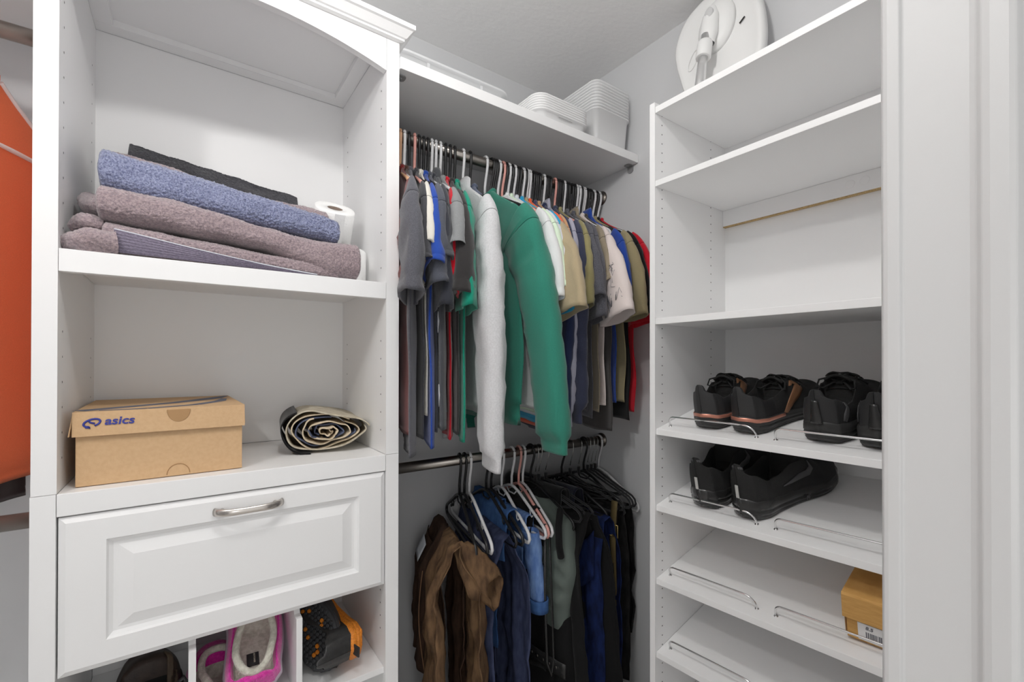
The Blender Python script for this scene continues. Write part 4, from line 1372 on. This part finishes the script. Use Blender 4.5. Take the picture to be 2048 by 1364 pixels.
# small golden box on the sloping shelf
pit = math.atan(slope)
t = thing('shoe_box', 'golden cardboard box with barcode label on the third sloping shoe shelf', 'shoe box', (1.040, .236, 0))
c0 = SURF3(1.040, .236, .0006)
t.location = c0
t.rotation_euler = Euler((0, -pit, R(3)), 'XYZ')
b = MB(); b.box(.003, .25, -.082, .096, 0, .082)
b.build('box_base', KRAFTO, t, local=True, bevel=.001)
b = MB()
b.prism([(0, .0455), (.0, .090), (.003, .0945), (.254, .0945), (.254, .091), (.004, .091), (.002, .0895), (.002, .0455)], lambda p, a: (p[0] - .004 * (p[1] < .05), a, p[1]), -.086, .100)
lid2 = b.build('lid', KRAFTO, t, local=True, bevel=.0006)
b = MB(); b.box(.0, .25, .0962, .0975, .010, .055)
b.build('side_flap', KRAFTD, t, local=True)
b = MB(); b.box(.0018, .0029, -.08, .078, .004, .040)
lab = b.build('barcode_label', mat('white_box_label', (.78, .78, .78), .6), t, local=True)
b = MB()
rg = random.Random(5)
y = .066
while y > .034:
    w = rg.choice((.0007, .0012, .0018)); b.box(.0012, .0017, y - w, y, .008, .024); y -= w + rg.choice((.0008, .0014))
b.build('barcode', INKD, lab, local=True)
b = MB()
y = .006
while y > -.012:
    w = rg.choice((.0007, .0012, .0018)); b.box(.0012, .0017, y - w, y, .008, .022); y -= w + rg.choice((.0008, .0014))
b.build('barcode', INKD, lab, local=True)
txt('8.5', .0095, INKD, lab, 'size_print', Matrix.Translation((.0013, .066, .0295)) @ Matrix.Rotation(R(-90), 4, 'Z') @ Matrix.Rotation(R(90), 4, 'X'))

# ------------------------------------------------------------------ rolled trousers on the counter
KH = mat('khaki_cloth', srgb(200, 192, 174), .9, noise_scale=40, col2=srgb(170, 160, 140), bump=.4, bump_scale=700)
KHIN = mat('khaki_inner_cloth', srgb(206, 190, 164), .9, bump=.3, bump_scale=600)
NAVYIN = mat('slate_lining', srgb(84, 92, 116), .9)
t = thing('rolled_trousers', 'rolled khaki trousers with black end panel on the counter', 'trousers', (.300, 1.27, ZJ), (0, 0, R(-8)))
def roll_sheet(r0, r1, turns, ph, y0, y1, m, name, solid=.003, nu=16, nv=120, open_=0, rag=.006):
    b = MB()
    def P(u, v):
        th = ph + turns * 2 * PI * v
        r_ = lerp(r0, r1, v) * (1 + .05 * math.sin(th * 3 + 1) + .03 * math.sin(u * 4 + th))
        x = r_ * 1.22 * math.cos(th) + .010 * noise.noise(Vector((th * 1.1, u * 2, r0 * 90))) * (1 - v * .5)
        z = r_ * .60 * math.sin(th) * (1 - .22 * math.cos(th)) + .008 * noise.noise(Vector((th * 1.3 + 7, u * 2, r0 * 90)))
        yy = lerp(y0, y1, u) - rag * math.sin(th * 2.3 + 1) * (1 - u) + .012 * (v) * (1 - u)
        return (x + .10 * 0, yy, max(.0015, z + .0525))
    b.grid(P, nu, nv)
    return b.build(name, m, t, local=True, solid=solid)
roll_sheet(.084, .074, 1.0, .3, -.085, .13, KH, 'outer_layer')
roll_sheet(.070, .058, 1.0, .9, -.078, .12, KHIN, 'layer')
roll_sheet(.062, .052, .8, 1.4, -.074, .12, NAVYIN, 'lining')
roll_sheet(.052, .034, 1.4, 2.0, -.082, .12, KHIN, 'layer')
roll_sheet(.036, .022, 1.2, 2.8, -.074, .12, NAVYIN, 'lining')
roll_sheet(.026, .006, 1.6, 3.9, -.088, .12, KHIN, 'layer')
b = MB()
def BP(u, v):
    th = lerp(R(128), R(250), u)
    r_ = .0868 * (1 + .05 * math.sin(th * 3 + 1))
    return (r_ * 1.25 * math.cos(th), lerp(-.082 + .02 * math.sin(u * 3), .135, v), max(.001, r_ * .62 * math.sin(th) * (1 - .22 * math.cos(th)) + .0525 + .002 * math.sin(v * 30)))
b.grid(BP, 20, 14)
b.build('black_panel', CL['black'], t, local=True, solid=.0025)

# ------------------------------------------------------------------ plastic tubs on the long shelf
def plastic(name, col, alpha, rough=.35):
    m = mat(name, col, rough, trans=0.0, alpha=alpha, spec=.5)
    return m
TUB = plastic('frosted_plastic', (.84, .85, .86), .72)
CLEARP = plastic('clear_plastic', (.95, .952, .955), .68, .25)
WHITEP = mat('white_plastic', (.86, .86, .86), .4)
def rrect(hx, hy, r, n=6):
    out = []
    for cx, cy, a0 in ((hx - r, hy - r, 0), (-hx + r, hy - r, 90), (-hx + r, -hy + r, 180), (hx - r, -hy + r, 270)):
        out += [(cx + r * math.cos(R(a0 + 90 * i / n)), cy + r * math.sin(R(a0 + 90 * i / n))) for i in range(n + 1)]
    return out
def tub_mesh(b, hx, hy, h, r, taper, rim, th=.0016, rimh=.006):
    """open tub: outside up, over the rim, inside down"""
    prof = [(-taper - .004, .0), (-taper, .004), (0, h - rimh), (rim, h - rimh), (rim + .0008, h - .001), (rim - .001, h), (-th, h), (-taper - th, .004), (-taper - th - .004, th)]
    rows = [[b.v((x, y, z)) for x, y in rrect(hx + d, hy + d, max(.004, r + d))] for d, z in prof]
    n = len(rows[0])
    for A, B in zip(rows, rows[1:]):
        for k in range(n):
            b.f([A[k], A[(k + 1) % n], B[(k + 1) % n], B[k]], 0, True)
    b.f(rows[0][::-1]); b.f(rows[-1])
SZ = SH1 + .0006
t = thing('plastic_tub', 'shallow frosted plastic underbed tub at the left of the long shelf', 'tub', (.655, 1.325, SZ))
b = MB(); tub_mesh(b, .195, .125, .104, .040, .012, .010, rimh=.008)
b.build('body', TUB, t, local=True)
for x in (-.09, .09):
    boxobj('rib', TUB, t, (.655 + x - .004, .655 + x + .004, 1.325 - .1275, 1.325 - .1245, SZ + .066, SZ + .094))
# stack of white baskets
hx_, hy_ = .108, .165
base_lab = ('lowest', 'second from the bottom', 'third from the bottom', 'middle one', 'third from the top', 'second from the top', 'topmost')
bask = None
for k, lb in enumerate(base_lab):
    z = SZ + .0076 * k
    lab_ = 'white plastic basket with slotted handle, %s of the nested stack' % lb
    if bask is None:
        t = thing('basket', lab_, 'basket', (1.0, 1.262, z), group='nested white baskets')
        b = MB(); tub_mesh(b, hx_, hy_, .034, .032, .006, .008, rimh=.005)
        b.build('body', WHITEP, t, local=True)
        b = MB(); b.box(-.030, .030, -hy_ - .0068, -hy_ - .0035, .0215, .0262)
        b.build('handle_slot', mat('slot_shade', (.55, .55, .55), .6), t, local=True)
        bask = t
    else:
        t = bask.copy(); COL.objects.link(t); t.location.z = z; t['label'] = lab_
        for ch in bask.children:
            c = ch.copy(); COL.objects.link(c); c.parent = t
# stack of clear shoe bins
ords = ('lowest', 'second from the bottom', 'third from the bottom', 'fourth from the bottom', 'fifth from the bottom', 'fifth from the top', 'fourth from the top', 'third from the top', 'second from the top', 'topmost')
binp = None
for k, lb in enumerate(ords):
    z = SZ + .0106 * k
    lab_ = 'clear plastic shoe bin, %s of the nested stack by the side wall' % lb
    if binp is None:
        binp = thing('clear_bin', lab_, 'bin', (1.243, 1.262, z), group='nested clear bins')
        b = MB(); tub_mesh(b, .0885, .158, .124, .022, .010, .006, th=.0012, rimh=.005)
        b.build('body', CLEARP, binp, local=True)
    else:
        t = binp.copy(); COL.objects.link(t); t.location.z = z; t['label'] = lab_
        for ch in binp.children:
            c = ch.copy(); COL.objects.link(c); c.parent = t

# ------------------------------------------------------------------ white moulded stand on top of the shoe tower
WP2 = mat('white_moulded_plastic', (.84, .84, .83), .45)
t = thing('folding_stand', 'white moulded stand with round hub and metal pole on top of the shoe tower', 'stand', (1.24, .72, 1.9594))
tilt = .055
def PL(y, z, d):
    """panel coordinates: y along the wall, z up the panel, d towards the room"""
    return Vector((1.262 + tilt * z / .45 * .9 - d, y, 1.9602 + z))
prof_ = [(.040, .772), (.0, .740), (.0, .690), (.03, .640), (.10, .610), (.19, .594), (.28, .598), (.37, .62), (.43, .66), (.455, .72), (.45, .79), (.42, .845), (.35, .875), (.28, .868), (.20, .842), (.12, .812)]
N_ = len(prof_)
def smo(t_):
    i = int(t_ * N_) % N_; f = t_ * N_ - int(t_ * N_)
    p0, p1, p2, p3 = (Vector(prof_[(i + k) % N_]) for k in (-1, 0, 1, 2))
    return .5 * ((2 * p1) + (p2 - p0) * f + (2 * p0 - 5 * p1 + 4 * p2 - p3) * f * f + (3 * p1 - p0 - 3 * p2 + p3) * f ** 3)
cz_, cy_ = .235, .735
b = MB()
rows = []
for s_, d in ((1.0, -.004), (1.0, .012), (.985, .020), (.93, .026), (.86, .020), (.6, .018), (.3, .020), (.0, .020)):
    rows.append([b.v(PL(cy_ + (smo(k / 72).y - cy_) * s_, cz_ + (smo(k / 72).x - cz_) * s_, d)) for k in range(72)])
for A, B in zip(rows, rows[1:]):
    for k in range(72):
        b.f([A[k], A[(k + 1) % 72], B[(k + 1) % 72], B[k]], 0, True)
b.f(rows[0][::-1])
b.build('panel', WP2, t)
hy0, hz0 = .732, .330
b = MB()
b.lathe([(.072, .019), (.070, .030), (.058, .040), (.040, .046), (.0001, .048)], lambda p, q, a: PL(hy0 + p * .78, hz0 + q * 1.15, a), 40)
b.build('hub', WP2, t)
b = MB()
def HS(u, v):
    th = 2 * PI * v
    z = lerp(hz0 + .045, hz0 - .075, u)
    r_ = pw([(0, .012), (.25, .024), (.7, .026), (.9, .021), (1, .020)], u)
    return PL(hy0 + .002 + r_ * math.cos(th), z, .052 + r_ * .9 * math.sin(th) + .01 * u)
b.grid(HS, 18, 24, cv=True)
b.build('pole_socket', WP2, t)
b = MB()
b.lathe([(.012, .068), (.012, .0755), (.010, .0765), (.0001, .0765)], lambda p, q, a: PL(hy0 - .004 + p, hz0 + .015 + q * 1.3, a), 24)
b.build('release_button', mat('pale_grey_plastic', (.62, .62, .62), .5), t)
def pole(z, d0=.066):
    return PL(hy0 + .002, z, d0 + (hz0 - z) * .10)
b = MB(); b.tube([pole(hz0 - .05), pole(.004)], .0135, 20)
b.build('pole', mat('brushed_aluminium', (.80, .80, .80), .25, .8), t)
b = MB(); b.tube([pole(hz0 - .072), pole(hz0 - .078), pole(hz0 - .120), pole(hz0 - .122)], [.019, .021, .021, .0185], 24)
b.build('collar', WP2, t)
for y_, z_ in ((.655, .300), (.775, .215)):
    b = MB(); b.tube([PL(y_ - .007, z_ + .006, .0228), PL(y_ + .007, z_ - .006, .0228)], .0022, 6)
    b.build('slot', DARK, t)
b = MB()
b.tube([PL(.805 + .014 * math.cos(g) - .3 * .03 * math.sin(g), .265 + .030 * math.sin(g), .0215) for g in [2 * PI * i / 28 for i in range(28)]], .0012, 5, closed=True)
b.build('moulded_oval', WP2, t)
# ------------------------------------------------------------------ shoes
SBLK = mat('black_mesh_upper', (.010, .010, .010), .75, bump=.8, bump_scale=900)
SBLK2 = mat('black_smooth_upper', (.022, .022, .023), .5, bump=.2, bump_scale=300)
SSOLE = mat('black_rubber_sole', (.030, .030, .030), .55)
SSHINE = mat('black_glossy_sole', (.022, .022, .022), .22)
SLIN = mat('black_shoe_lining', (.008, .008, .008), .9)
COPPER = mat('rose_copper_accent', srgb(205, 140, 120), .35, .6)
COPPERD = mat('dull_copper_stripe', srgb(140, 100, 72), .4, .3)
GREYST = mat('dark_grey_stripe', (.075, .075, .078), .5)
REFL = mat('pale_reflective_tab', (.5, .5, .48), .3)
LACE = mat('black_lace', (.012, .012, .012), .9)
class Shoe:
    """local frame: +y heel to toe, x across, z up, heel at the origin"""
    def __init__(s, label, loc, rot, L=.285, wid=1.0, tab=.100, top=.100, side=1, style='runner', group=None, open_=(.05, .44), hsole=1.0, mats=None, name='sneaker', cat='shoe', laces=True, rim=.0, dome=1.0, mx=None):
        s.__dict__.update(locals())
        s.t = thing(name, label, cat, loc, rot, group)
        if mx is not None: s.t.matrix_world = mx
        s.m = mats or dict(upper=SBLK, heel=SBLK2, sole=SSOLE, lining=SLIN)
        s.build_all()
    def w(s, u):
        base = pws([(0, .0), (.02, .014), (.06, .026), (.14, .0335), (.40, .0335), (.70, .0465), (.82, .045), (.92, .034), (.975, .018), (1, .0)], u)
        return base * s.wid
    def cx(s, u):
        return s.side * .010 * math.sin(PI * min(1, max(0, (u - .25) / .75)) * .9) * s.wid
    def hs(s, u):
        return s.hsole * pws([(0, .036), (.3, .030), (.75, .022), (1, .018)], u)
    def zb(s, u):
        return pws([(0, .006), (.06, .0), (.72, .0), (1, .016)], u)
    def top_(s, u):
        return pws([(0, s.tab), (.06, s.tab), (.19, s.tab * .78), (.27, s.tab * .80), (.44, s.top), (.55, s.top * .88), (.72, .070 * s.dome), (.88, .056 * s.dome), (.96, .045 * s.dome), (1, .034)], u)
    def up_(s, u, v, off=0.0):
        """point on the upper; v 0..1 from one bottom edge over the top to the other"""
        w, zs = s.w(u) + .0005, s.zb(u) + s.hs(u) - .004
        H = s.top_(u) + s.zb(u)
        ph = PI * v
        c, q = math.cos(ph), math.sin(ph)
        px = pws([(0, .42), (.45, .5), (.7, .8), (1, .9)], u); pz = pws([(0, .5), (.45, .6), (.7, .8), (1, .85)], u)
        ax = abs(c) ** px
        lean = 1 - .16 * (q ** 1.4) * pws([(0, 1), (.5, 1), (1, .3)], u)
        x = w * math.copysign(ax, c) * lean
        z = zs + (H - zs) * q ** pz
        o0, o1 = s.open_
        op = smooth01((u - o0 + .02) / .03) * (1 - smooth01((u - o1) / .06))
        if op > 0 and abs(c) < .80:
            g_ = smooth01((.80 - abs(c)) / .16)
            ins = s.zb(u) + s.hs(u) + .006
            x2 = w * .80 * c / .80
            x = lerp(x, x2, op * g_)
            z = lerp(z, min(z, ins), op * g_)
        n = Vector((math.copysign(ax, c), 0, max(.0, q) * .6)).normalized()
        return Vector((x + s.cx(u), u * s.L, z)) + n * off
    def build_all(s):
        L = s.L
        b = MB()
        us = [0, .004, .012, .025, .04, .05, .06, .075, .09] + [.09 + .91 * (1 - (1 - k / 44) ** 1.0) for k in range(1, 41)] + [.955, .97, .982, .991, .997, 1.0]
        us = sorted(set(us)); NV = 56
        rows = [[b.v(s.up_(u, k / (NV - 1))) for k in range(NV)] for u in us]
        o0, o1 = s.open_
        for i in range(len(us) - 1):
            for k in range(NV - 1):
                um, vm = (us[i] + us[i + 1]) / 2, (k + .5) / (NV - 1)
                inside = (o0 < um < o1 + .03) and abs(math.cos(PI * vm)) < .70
                mi = 1 if inside else (2 if um < .27 and not inside else 0)
                b.f([rows[i][k], rows[i + 1][k], rows[i + 1][k + 1], rows[i][k + 1]], mi, True)
        s.uo = b.build('upper', [s.m['upper'], s.m['lining'], s.m['heel']], s.t, local=True)
        s.sole()
        if s.laces: s.lacing()
    def ring(s, fr, out):
        """outline of the sole at height fraction fr"""
        pts = []
        M = 40
        seq = [(k / M, 1) for k in range(M + 1)] + [(1 - k / M, -1) for k in range(1, M)]
        for u0, sg in seq:
            u = .5 - .5 * math.cos(PI * u0)
            w = s.w(u) + out
            e = min(1, 4 * math.sqrt(max(0, u * (1 - u))))
            y = u * s.L + (-out if u < .5 else out) * (1 - min(1, w / .03))
            pts.append(Vector((s.cx(u) + sg * max(.0005, w) * 1.0, y, s.zb(u) + fr * s.hs(u))))
        return pts
    def sole(s):
        b = MB()
        lv = [(.0, -.006), (.06, -.001), (.22, .0025), (.27, .0012), (.31, .0035), (.50, .0042), (.55, .0022), (.60, .0045), (.85, .0038), (.97, .0020), (1.06, .0004)]
        rows = [[b.v(p) for p in s.ring(f, o)] for f, o in lv]
        n = len(rows[0])
        for A, B in zip(rows, rows[1:]):
            for k in range(n):
                b.f([A[k], A[(k + 1) % n], B[(k + 1) % n], B[k]], 0, True)
        b.f(rows[0][::-1]); b.f(rows[-1])
        b.build('sole', s.m['sole'], s.t, local=True)
    def lacing(s):
        b = MB()
        def top(u, v): return s.up_(u, v, .0035)
        us = [.47, .515, .56, .605, .65]
        for i, u in enumerate(us):
            b.tube([top(u, lerp(.33, .67, k / 8)) + Vector((0, 0, .002)) for k in range(9)], .0024, 6, flat=.6, updir=(0, 0, 1))
            if i:
                for a, c in ((.35, .65), (.65, .35)):
                    b.tube([top(lerp(us[i - 1], u, k / 8), lerp(a, c, k / 8)) + Vector((0, 0, .003)) for k in range(9)], .0022, 6, flat=.6, updir=(0, 0, 1))
        k0 = top(.475, .5) + Vector((0, 0, .004))
        for sg in (-1, 1):
            b.tube([k0, k0 + Vector((sg * .018, -.006, .013)), k0 + Vector((sg * .033, -.016, .010)), k0 + Vector((sg * .036, -.024, -.004)), k0 + Vector((sg * .026, -.018, -.008)), k0 + Vector((sg * .010, -.004, .002)), k0], .0022, 6)
            b.tube([k0, k0 + Vector((sg * .014, .010, .008)), k0 + Vector((sg * .030, .022, .004)), k0 + Vector((sg * .040, .028, -.008))], .0021, 6)
        b.tube([k0 + Vector((-.006, 0, 0)), k0 + Vector((.006, 0, 0))], .0045, 8)
        b.build('laces', LACE, s.t, local=True)
        b = MB()
        def TG(u, v):
            q = lerp(.52, .425, v)
            x = (u - .5) * .042 * s.wid
            z0 = s.top_(.50) + s.zb(.5)
            return (x + s.cx(.45), q * s.L, z0 - .008 + .013 * v - .012 * (abs(u - .5) * 2) ** 2)
        b.grid(TG, 9, 8)
        b.build('tongue', s.m['upper'], s.t, local=True, solid=.005)
    def stripe(s, name, m, cl, wd, off=.0012, sv=1):
        """cl: [(u, height 0..1)], wd: widths in the same units"""
        b = MB()
        n = len(cl)
        A, B = [], []
        for i, (u, h) in enumerate(cl):
            p, q = Vector(cl[max(0, i - 1)]), Vector(cl[min(n - 1, i + 1)])
            d = (q - p); d = Vector((d.x * s.L, d.y * .09)).normalized()
            nn = Vector((-d.y / s.L, d.x / .09)) * wd[i]
            def Q(uu, hh):
                v = math.asin(max(0, min(1, hh)) ** (1 / .6)) / PI
                return s.up_(uu, v if sv > 0 else 1 - v, off)
            C = [Q(u + nn.x * k, h + nn.y * k) for k in (-1, -.33, .33, 1)]
            A.append([b.v(c) for c in C])
        for P_, Q_ in zip(A, A[1:]):
            for k in range(3):
                b.f([P_[k], Q_[k], Q_[k + 1], P_[k + 1]], 0, True)
        return b.build(name, m, s.t, local=True, solid=.001, recalc=True)
    def band(s, name, m, f0, f1, u1, out=.0052, both=True):
        b = MB()
        rows = []
        for f in (f0, (f0 + f1) / 2, f1):
            pts = []
            for k in range(-14, 15):
                u = u1 * (abs(k) / 14) ** 1.6
                sg = 1 if k >= 0 else -1
                w = s.w(u) + out
                pts.append(b.v((s.cx(u) + sg * (w if u > .002 else .004 * sg * 0 + w * 0), u * s.L - out * (1 - min(1, s.w(u) / .03)), s.zb(u) + f * s.hs(u))))
            rows.append(pts)
        for A, B in zip(rows, rows[1:]):
            for k in range(len(A) - 1):
                b.f([A[k], A[k + 1], B[k + 1], B[k]], 0, True)
        return b.build(name, m, s.t, local=True, solid=.001)
def on_shelf(S, x, y, ang=0.0, h=.0012):
    """matrix for a shoe standing on a sloping shelf, toe pointing uphill"""
    pit = math.atan(slope)
    Y = Vector((math.cos(pit), 0, math.sin(pit))); Z = Vector((-math.sin(pit), 0, math.cos(pit))); X = Y.cross(Z)
    M = Matrix(((X.x, Y.x, Z.x, 0), (X.y, Y.y, Z.y, 0), (X.z, Y.z, Z.z, 0), (0, 0, 0, 1)))
    return Matrix.Translation(S(x, y, h)) @ M @ Matrix.Rotation(ang, 4, 'Z')
I3 = (0, 0, 0)
hook_cl = [(.36, .04), (.43, .30), (.50, .56), (.55, .76), (.562, .84), (.535, .885), (.50, .87), (.465, .81)]
hook_w = [.006, .0085, .0095, .0095, .009, .006, .004, .0008]
for x, y, ang, sd, lb in ((1.026, .622, -.02, -1, 'black sneaker with rose copper heel band, left one on the upper shoe shelf'),
                          (1.026, .530, -.13, 1, 'black sneaker with copper side stripe, right one on the upper shoe shelf')):
    s = Shoe(lb, I3, I3, L=.278, wid=1.16, tab=.108, top=.108, side=sd, mx=on_shelf(SURF1, x, y, ang), group='black and copper sneakers')
    s.band('heel_band', COPPER, .78, 1.02, .34, .0048)
    s.stripe('side_stripe', COPPERD, hook_cl, hook_w, .0014, 1)
    s.stripe('toe_trim', COPPERD, [(.60, .03), (.75, .10), (.86, .16), (.94, .16)], [.004, .006, .007, .005], .001, 1)
v_cl = [(.10, .78), (.13, .45), (.16, .16)]
for x, y, ang, sd, lb in ((1.030, .376, -.06, -1, 'black running shoe with grey heel chevron, next to the copper-trimmed pair'),
                          (1.030, .281, -.04, 1, 'black running shoe cut off by the door lining, upper shoe shelf')):
    s = Shoe(lb, I3, I3, L=.285, wid=1.20, tab=.108, top=.114, side=sd, mx=on_shelf(SURF1, x, y, ang), hsole=1.1, group='black running shoes with grey chevrons')
    for sv in (1, -1):
        s.stripe('heel_chevron', GREYST, [(.10, .90), (.135, .72), (.15, .55), (.12, .28), (.10, .10)], [.005, .006, .006, .006, .003], .0012, sv)
    b = MB()
    b.grid(lambda u, v: (lerp(-.011, .011, u) * (1 - .5 * v), .0005 - .0022 - .0030 * math.sin(PI * u), lerp(.044, .092, v)), 8, 10)
    b.build('heel_loop', SSHINE, s.t, local=True, solid=.002)
for x, y, ang, sd, lb in ((1.026, .630, -.02, -1, 'bulky black trainer with glossy air sole, left one on the second shoe shelf'),
                          (1.026, .530, -.16, 1, 'bulky black trainer with dark swoosh, right one on the second shoe shelf')):
    s = Shoe(lb, I3, I3, L=.315, wid=1.22, tab=.128, top=.128, side=sd, mx=on_shelf(SURF2, x, y, ang), hsole=1.25, dome=1.12,
             mats=dict(upper=SBLK, heel=SBLK, sole=SSHINE, lining=SLIN), laces=False, group='bulky black trainers')
    s.stripe('swoosh', GREYST, [(.30, .34), (.38, .33), (.46, .38), (.53, .50), (.57, .64), (.565, .80)], [.001, .004, .006, .006, .005, .0008], .0014, 1)
    s.stripe('swoosh', GREYST, [(.30, .34), (.38, .33), (.46, .38), (.53, .50), (.57, .64), (.565, .80)], [.001, .004, .006, .006, .005, .0008], .0014, -1)
    b = MB(); b.box(-.0035, .0035, -.0042, -.0022, .055, .085)
    b.build('reflective_tab', REFL, s.t, local=True)
    b = MB()
    b.grid(lambda u, v: s.up_(lerp(.0, .16, abs(2 * u - 1)) , (.27 + .06 * v + .08 * (abs(2 * u - 1))) if u > .5 else 1 - (.27 + .06 * v + .08 * abs(2 * u - 1)), .0015), 20, 5)
    b.build('heel_tab', GREYST, s.t, local=True)
    if sd == 1:
        txt('MAX', .013, GREYST, s.t, 'sole_print', Matrix.Translation((s.cx(.5) + s.w(.5) + .0048, .47 * s.L, .010)) @ Matrix.Rotation(R(90), 4, 'Z') @ Matrix.Rotation(R(90), 4, 'X'))
    b = MB()
    b.tube([s.up_(.42, .36, .002), s.up_(.43, .44, .01) , s.up_(.43, .56, .01), s.up_(.42, .64, .002)], .004, 8)
    b.build('tongue', SBLK, s.t, local=True)

# slippers, black and orange boots and a brown shoe in the cubbies
PINK = mat('pink_plush', srgb(232, 60, 178), .95, noise_scale=160, col2=srgb(206, 30, 150), bump=1.0, bump_scale=420, sheen=.6, spec=.1)
FLEECE = mat('cream_fleece', srgb(214, 212, 200), .95, noise_scale=120, col2=srgb(186, 184, 170), bump=1.0, bump_scale=320, sheen=.3, spec=.1)
pm = dict(upper=PINK, heel=PINK, sole=mat('slipper_sole', srgb(190, 180, 190), .9), lining=FLEECE)
class Slipper(Shoe):
    def top_(s, u): return pws([(0, .056), (.1, .058), (.35, .064), (.62, .086), (.78, .078), (1, .04)], u)
    def w(s, u): return s.wid * pws([(0, 0), (.015, .022), (.05, .040), (.13, .053), (.45, .056), (.72, .056), (.9, .042), (.97, .022), (1, 0)], u)
    def hs(s, u): return .016
for lb, loc, rot, sd in (('pink plush slipper lying on top with its fleecy inside facing up', (.122, 1.122, CUBZ + .030), (R(27), 0, R(-3)), 1),
                         ('pink plush slipper underneath, poking out to the left of the upper one', (.075, 1.118, CUBZ + .001), (0, 0, R(3)), -1)):
    s = Slipper(lb, loc, rot, L=.236, side=sd, mats=pm, name='slipper', cat='slipper', laces=False, open_=(.09, .60), group='pink plush slippers')
    b = MB()
    ringp = []
    for k in range(46):
        g = 2 * PI * k / 46
        u = .345 - .265 * math.cos(g)
        w = s.w(u) * .72
        ringp.append((s.cx(u) + .036 * math.sin(g), u * s.L, s.top_(u) + .004 - .004 * math.cos(2 * g)))
    b.tube(ringp, .0075, 12, closed=True)
    b.build('fleece_rim', FLEECE, s.t, local=True)
    b = MB(); b.box(-.012, .012, .055, .085, .0235, .0245)
    lb_ = b.build('label', mat('black_label', (.02, .02, .02), .7), s.t, local=True)
    txt('ISOTONER', .0046, mat('pale_label_print', (.55, .53, .42), .7), lb_, 'label_print', Matrix.Translation((.0015, .084, .0247)) @ Matrix.Rotation(R(-90), 4, 'Z'), .0002)
ORANGE = mat('orange_rubber', srgb(226, 140, 34), .5, noise_scale=260, col2=srgb(196, 108, 20), bump=1.0, bump_scale=260)
BOOT = mat('worn_black_leather', (.035, .034, .034), .45, noise_scale=60, col2=(.02, .02, .02), bump=.3, bump_scale=160)
LUG = mat('dark_rubber_lugs', (.045, .046, .05), .6)
bm_ = dict(upper=BOOT, heel=BOOT, sole=ORANGE, lining=SLIN)
s = Shoe('black boot on its side with its orange textured sole against the cabinet side', (.362, 1.120, CUBZ + .060), (R(12), R(-86), R(4)), L=.285, wid=1.2, tab=.120, top=.12, mats=bm_, name='boot', cat='shoe', laces=False, hsole=.9)
s.stripe('side_panel_seam', GREYST, [(.30, .10), (.26, .45), (.30, .85), (.40, 1.0)], [.0012] * 4, .0012, 1)
b = MB()
c = s.up_(.14, .24, .0015)
b.tube([c + Vector((.0, .011 * math.cos(g), .011 * math.sin(g))) for g in [2 * PI * k / 20 for k in range(20)]], .0008, 5, closed=True)
b.build('round_emblem', GREYST, s.t, local=True)
b = MB(); b.box(-.012, .012, -.022, .006, .030, .034)
b.build('pull_tab', SBLK2, s.t, local=True, bevel=.002)
yv = Vector((.10, -.80, -.60)).normalized(); zv = Vector((.75, .45, -.48)); zv = (zv - yv * zv.dot(yv)).normalized(); xv = yv.cross(zv)
org = Vector((.262, 1.128, CUBZ + .030)) - yv * .262
mx_ = Matrix(((xv.x, yv.x, zv.x, org.x), (xv.y, yv.y, zv.y, org.y), (xv.z, yv.z, zv.z, org.z), (0, 0, 0, 1)))
s = Shoe('black boot tipped up to show the lugged toe of its sole with orange flecks', I3, I3, L=.262, wid=1.15, tab=.085, top=.085, mats=dict(upper=BOOT, heel=BOOT, sole=LUG, lining=SLIN), name='boot', cat='shoe', laces=False, hsole=.8, mx=mx_)
b = MB(); b2 = MB()
rg = random.Random(11)
for i in range(16):
    for j in range(-4, 5):
        u = .34 + .041 * i; x = j * .0105 + (.005 if i % 2 else 0)
        if abs(x) > s.w(u) - .006: continue
        q = b2 if (rg.random() < .13 and abs(j) < 4) else b
        q.lathe([(.0056, .0), (.0050, -.0032), (.0040, -.0042)], lambda p, r_, a: (s.cx(u) + x + p, u * s.L + r_, s.zb(u) + a), 6, smooth=False)
b.build('lugs', LUG, s.t, local=True); b2.build('orange_lugs', ORANGE, s.t, local=True)
s.band('sole_stripe', ORANGE, .4, .8, .2, .0048)
s.stripe('toe_stripe', ORANGE, [(.70, .10), (.80, .16), (.90, .14), (.95, .05)], [.002, .005, .005, .001], .0016, 1)
s.stripe('toe_stripe', ORANGE, [(.70, .10), (.80, .16), (.90, .14), (.95, .05)], [.002, .005, .005, .001], .0016, -1)
BRL = mat('dark_brown_leather', srgb(62, 46, 38), .55, noise_scale=50, col2=srgb(46, 33, 27), bump=.3, bump_scale=240)
BRS = mat('brown_leather_strap', srgb(92, 76, 60), .6, bump=.3, bump_scale=240)
s = Slipper('dark brown leather shoe with a black pull loop in the left cubby', (-.060, 1.165, CUBZ + .001), (0, 0, R(6)), L=.25, wid=1.05, side=1, mats=dict(upper=BRL, heel=BRL, sole=SSOLE, lining=SLIN), name='leather_shoe', cat='shoe', laces=False, open_=(.10, .50))
b = MB()
b.grid(lambda u, v: s.up_(lerp(.20, .62, u), lerp(.30 - .2 * (1 - u), .38 - .18 * (1 - u), v), .002), 20, 5)
b.build('strap', BRS, s.t, local=True, solid=.003)
b = MB()
c = s.up_(.12, .08, .002)
b.tube([Vector((.045, .02, .072)), Vector((.060, .012, .088)), Vector((.066, .02, .070)), Vector((.058, .028, .055))], .0045, 8, closed=True)
b.build('pull_loop', SBLK2, s.t, local=True)
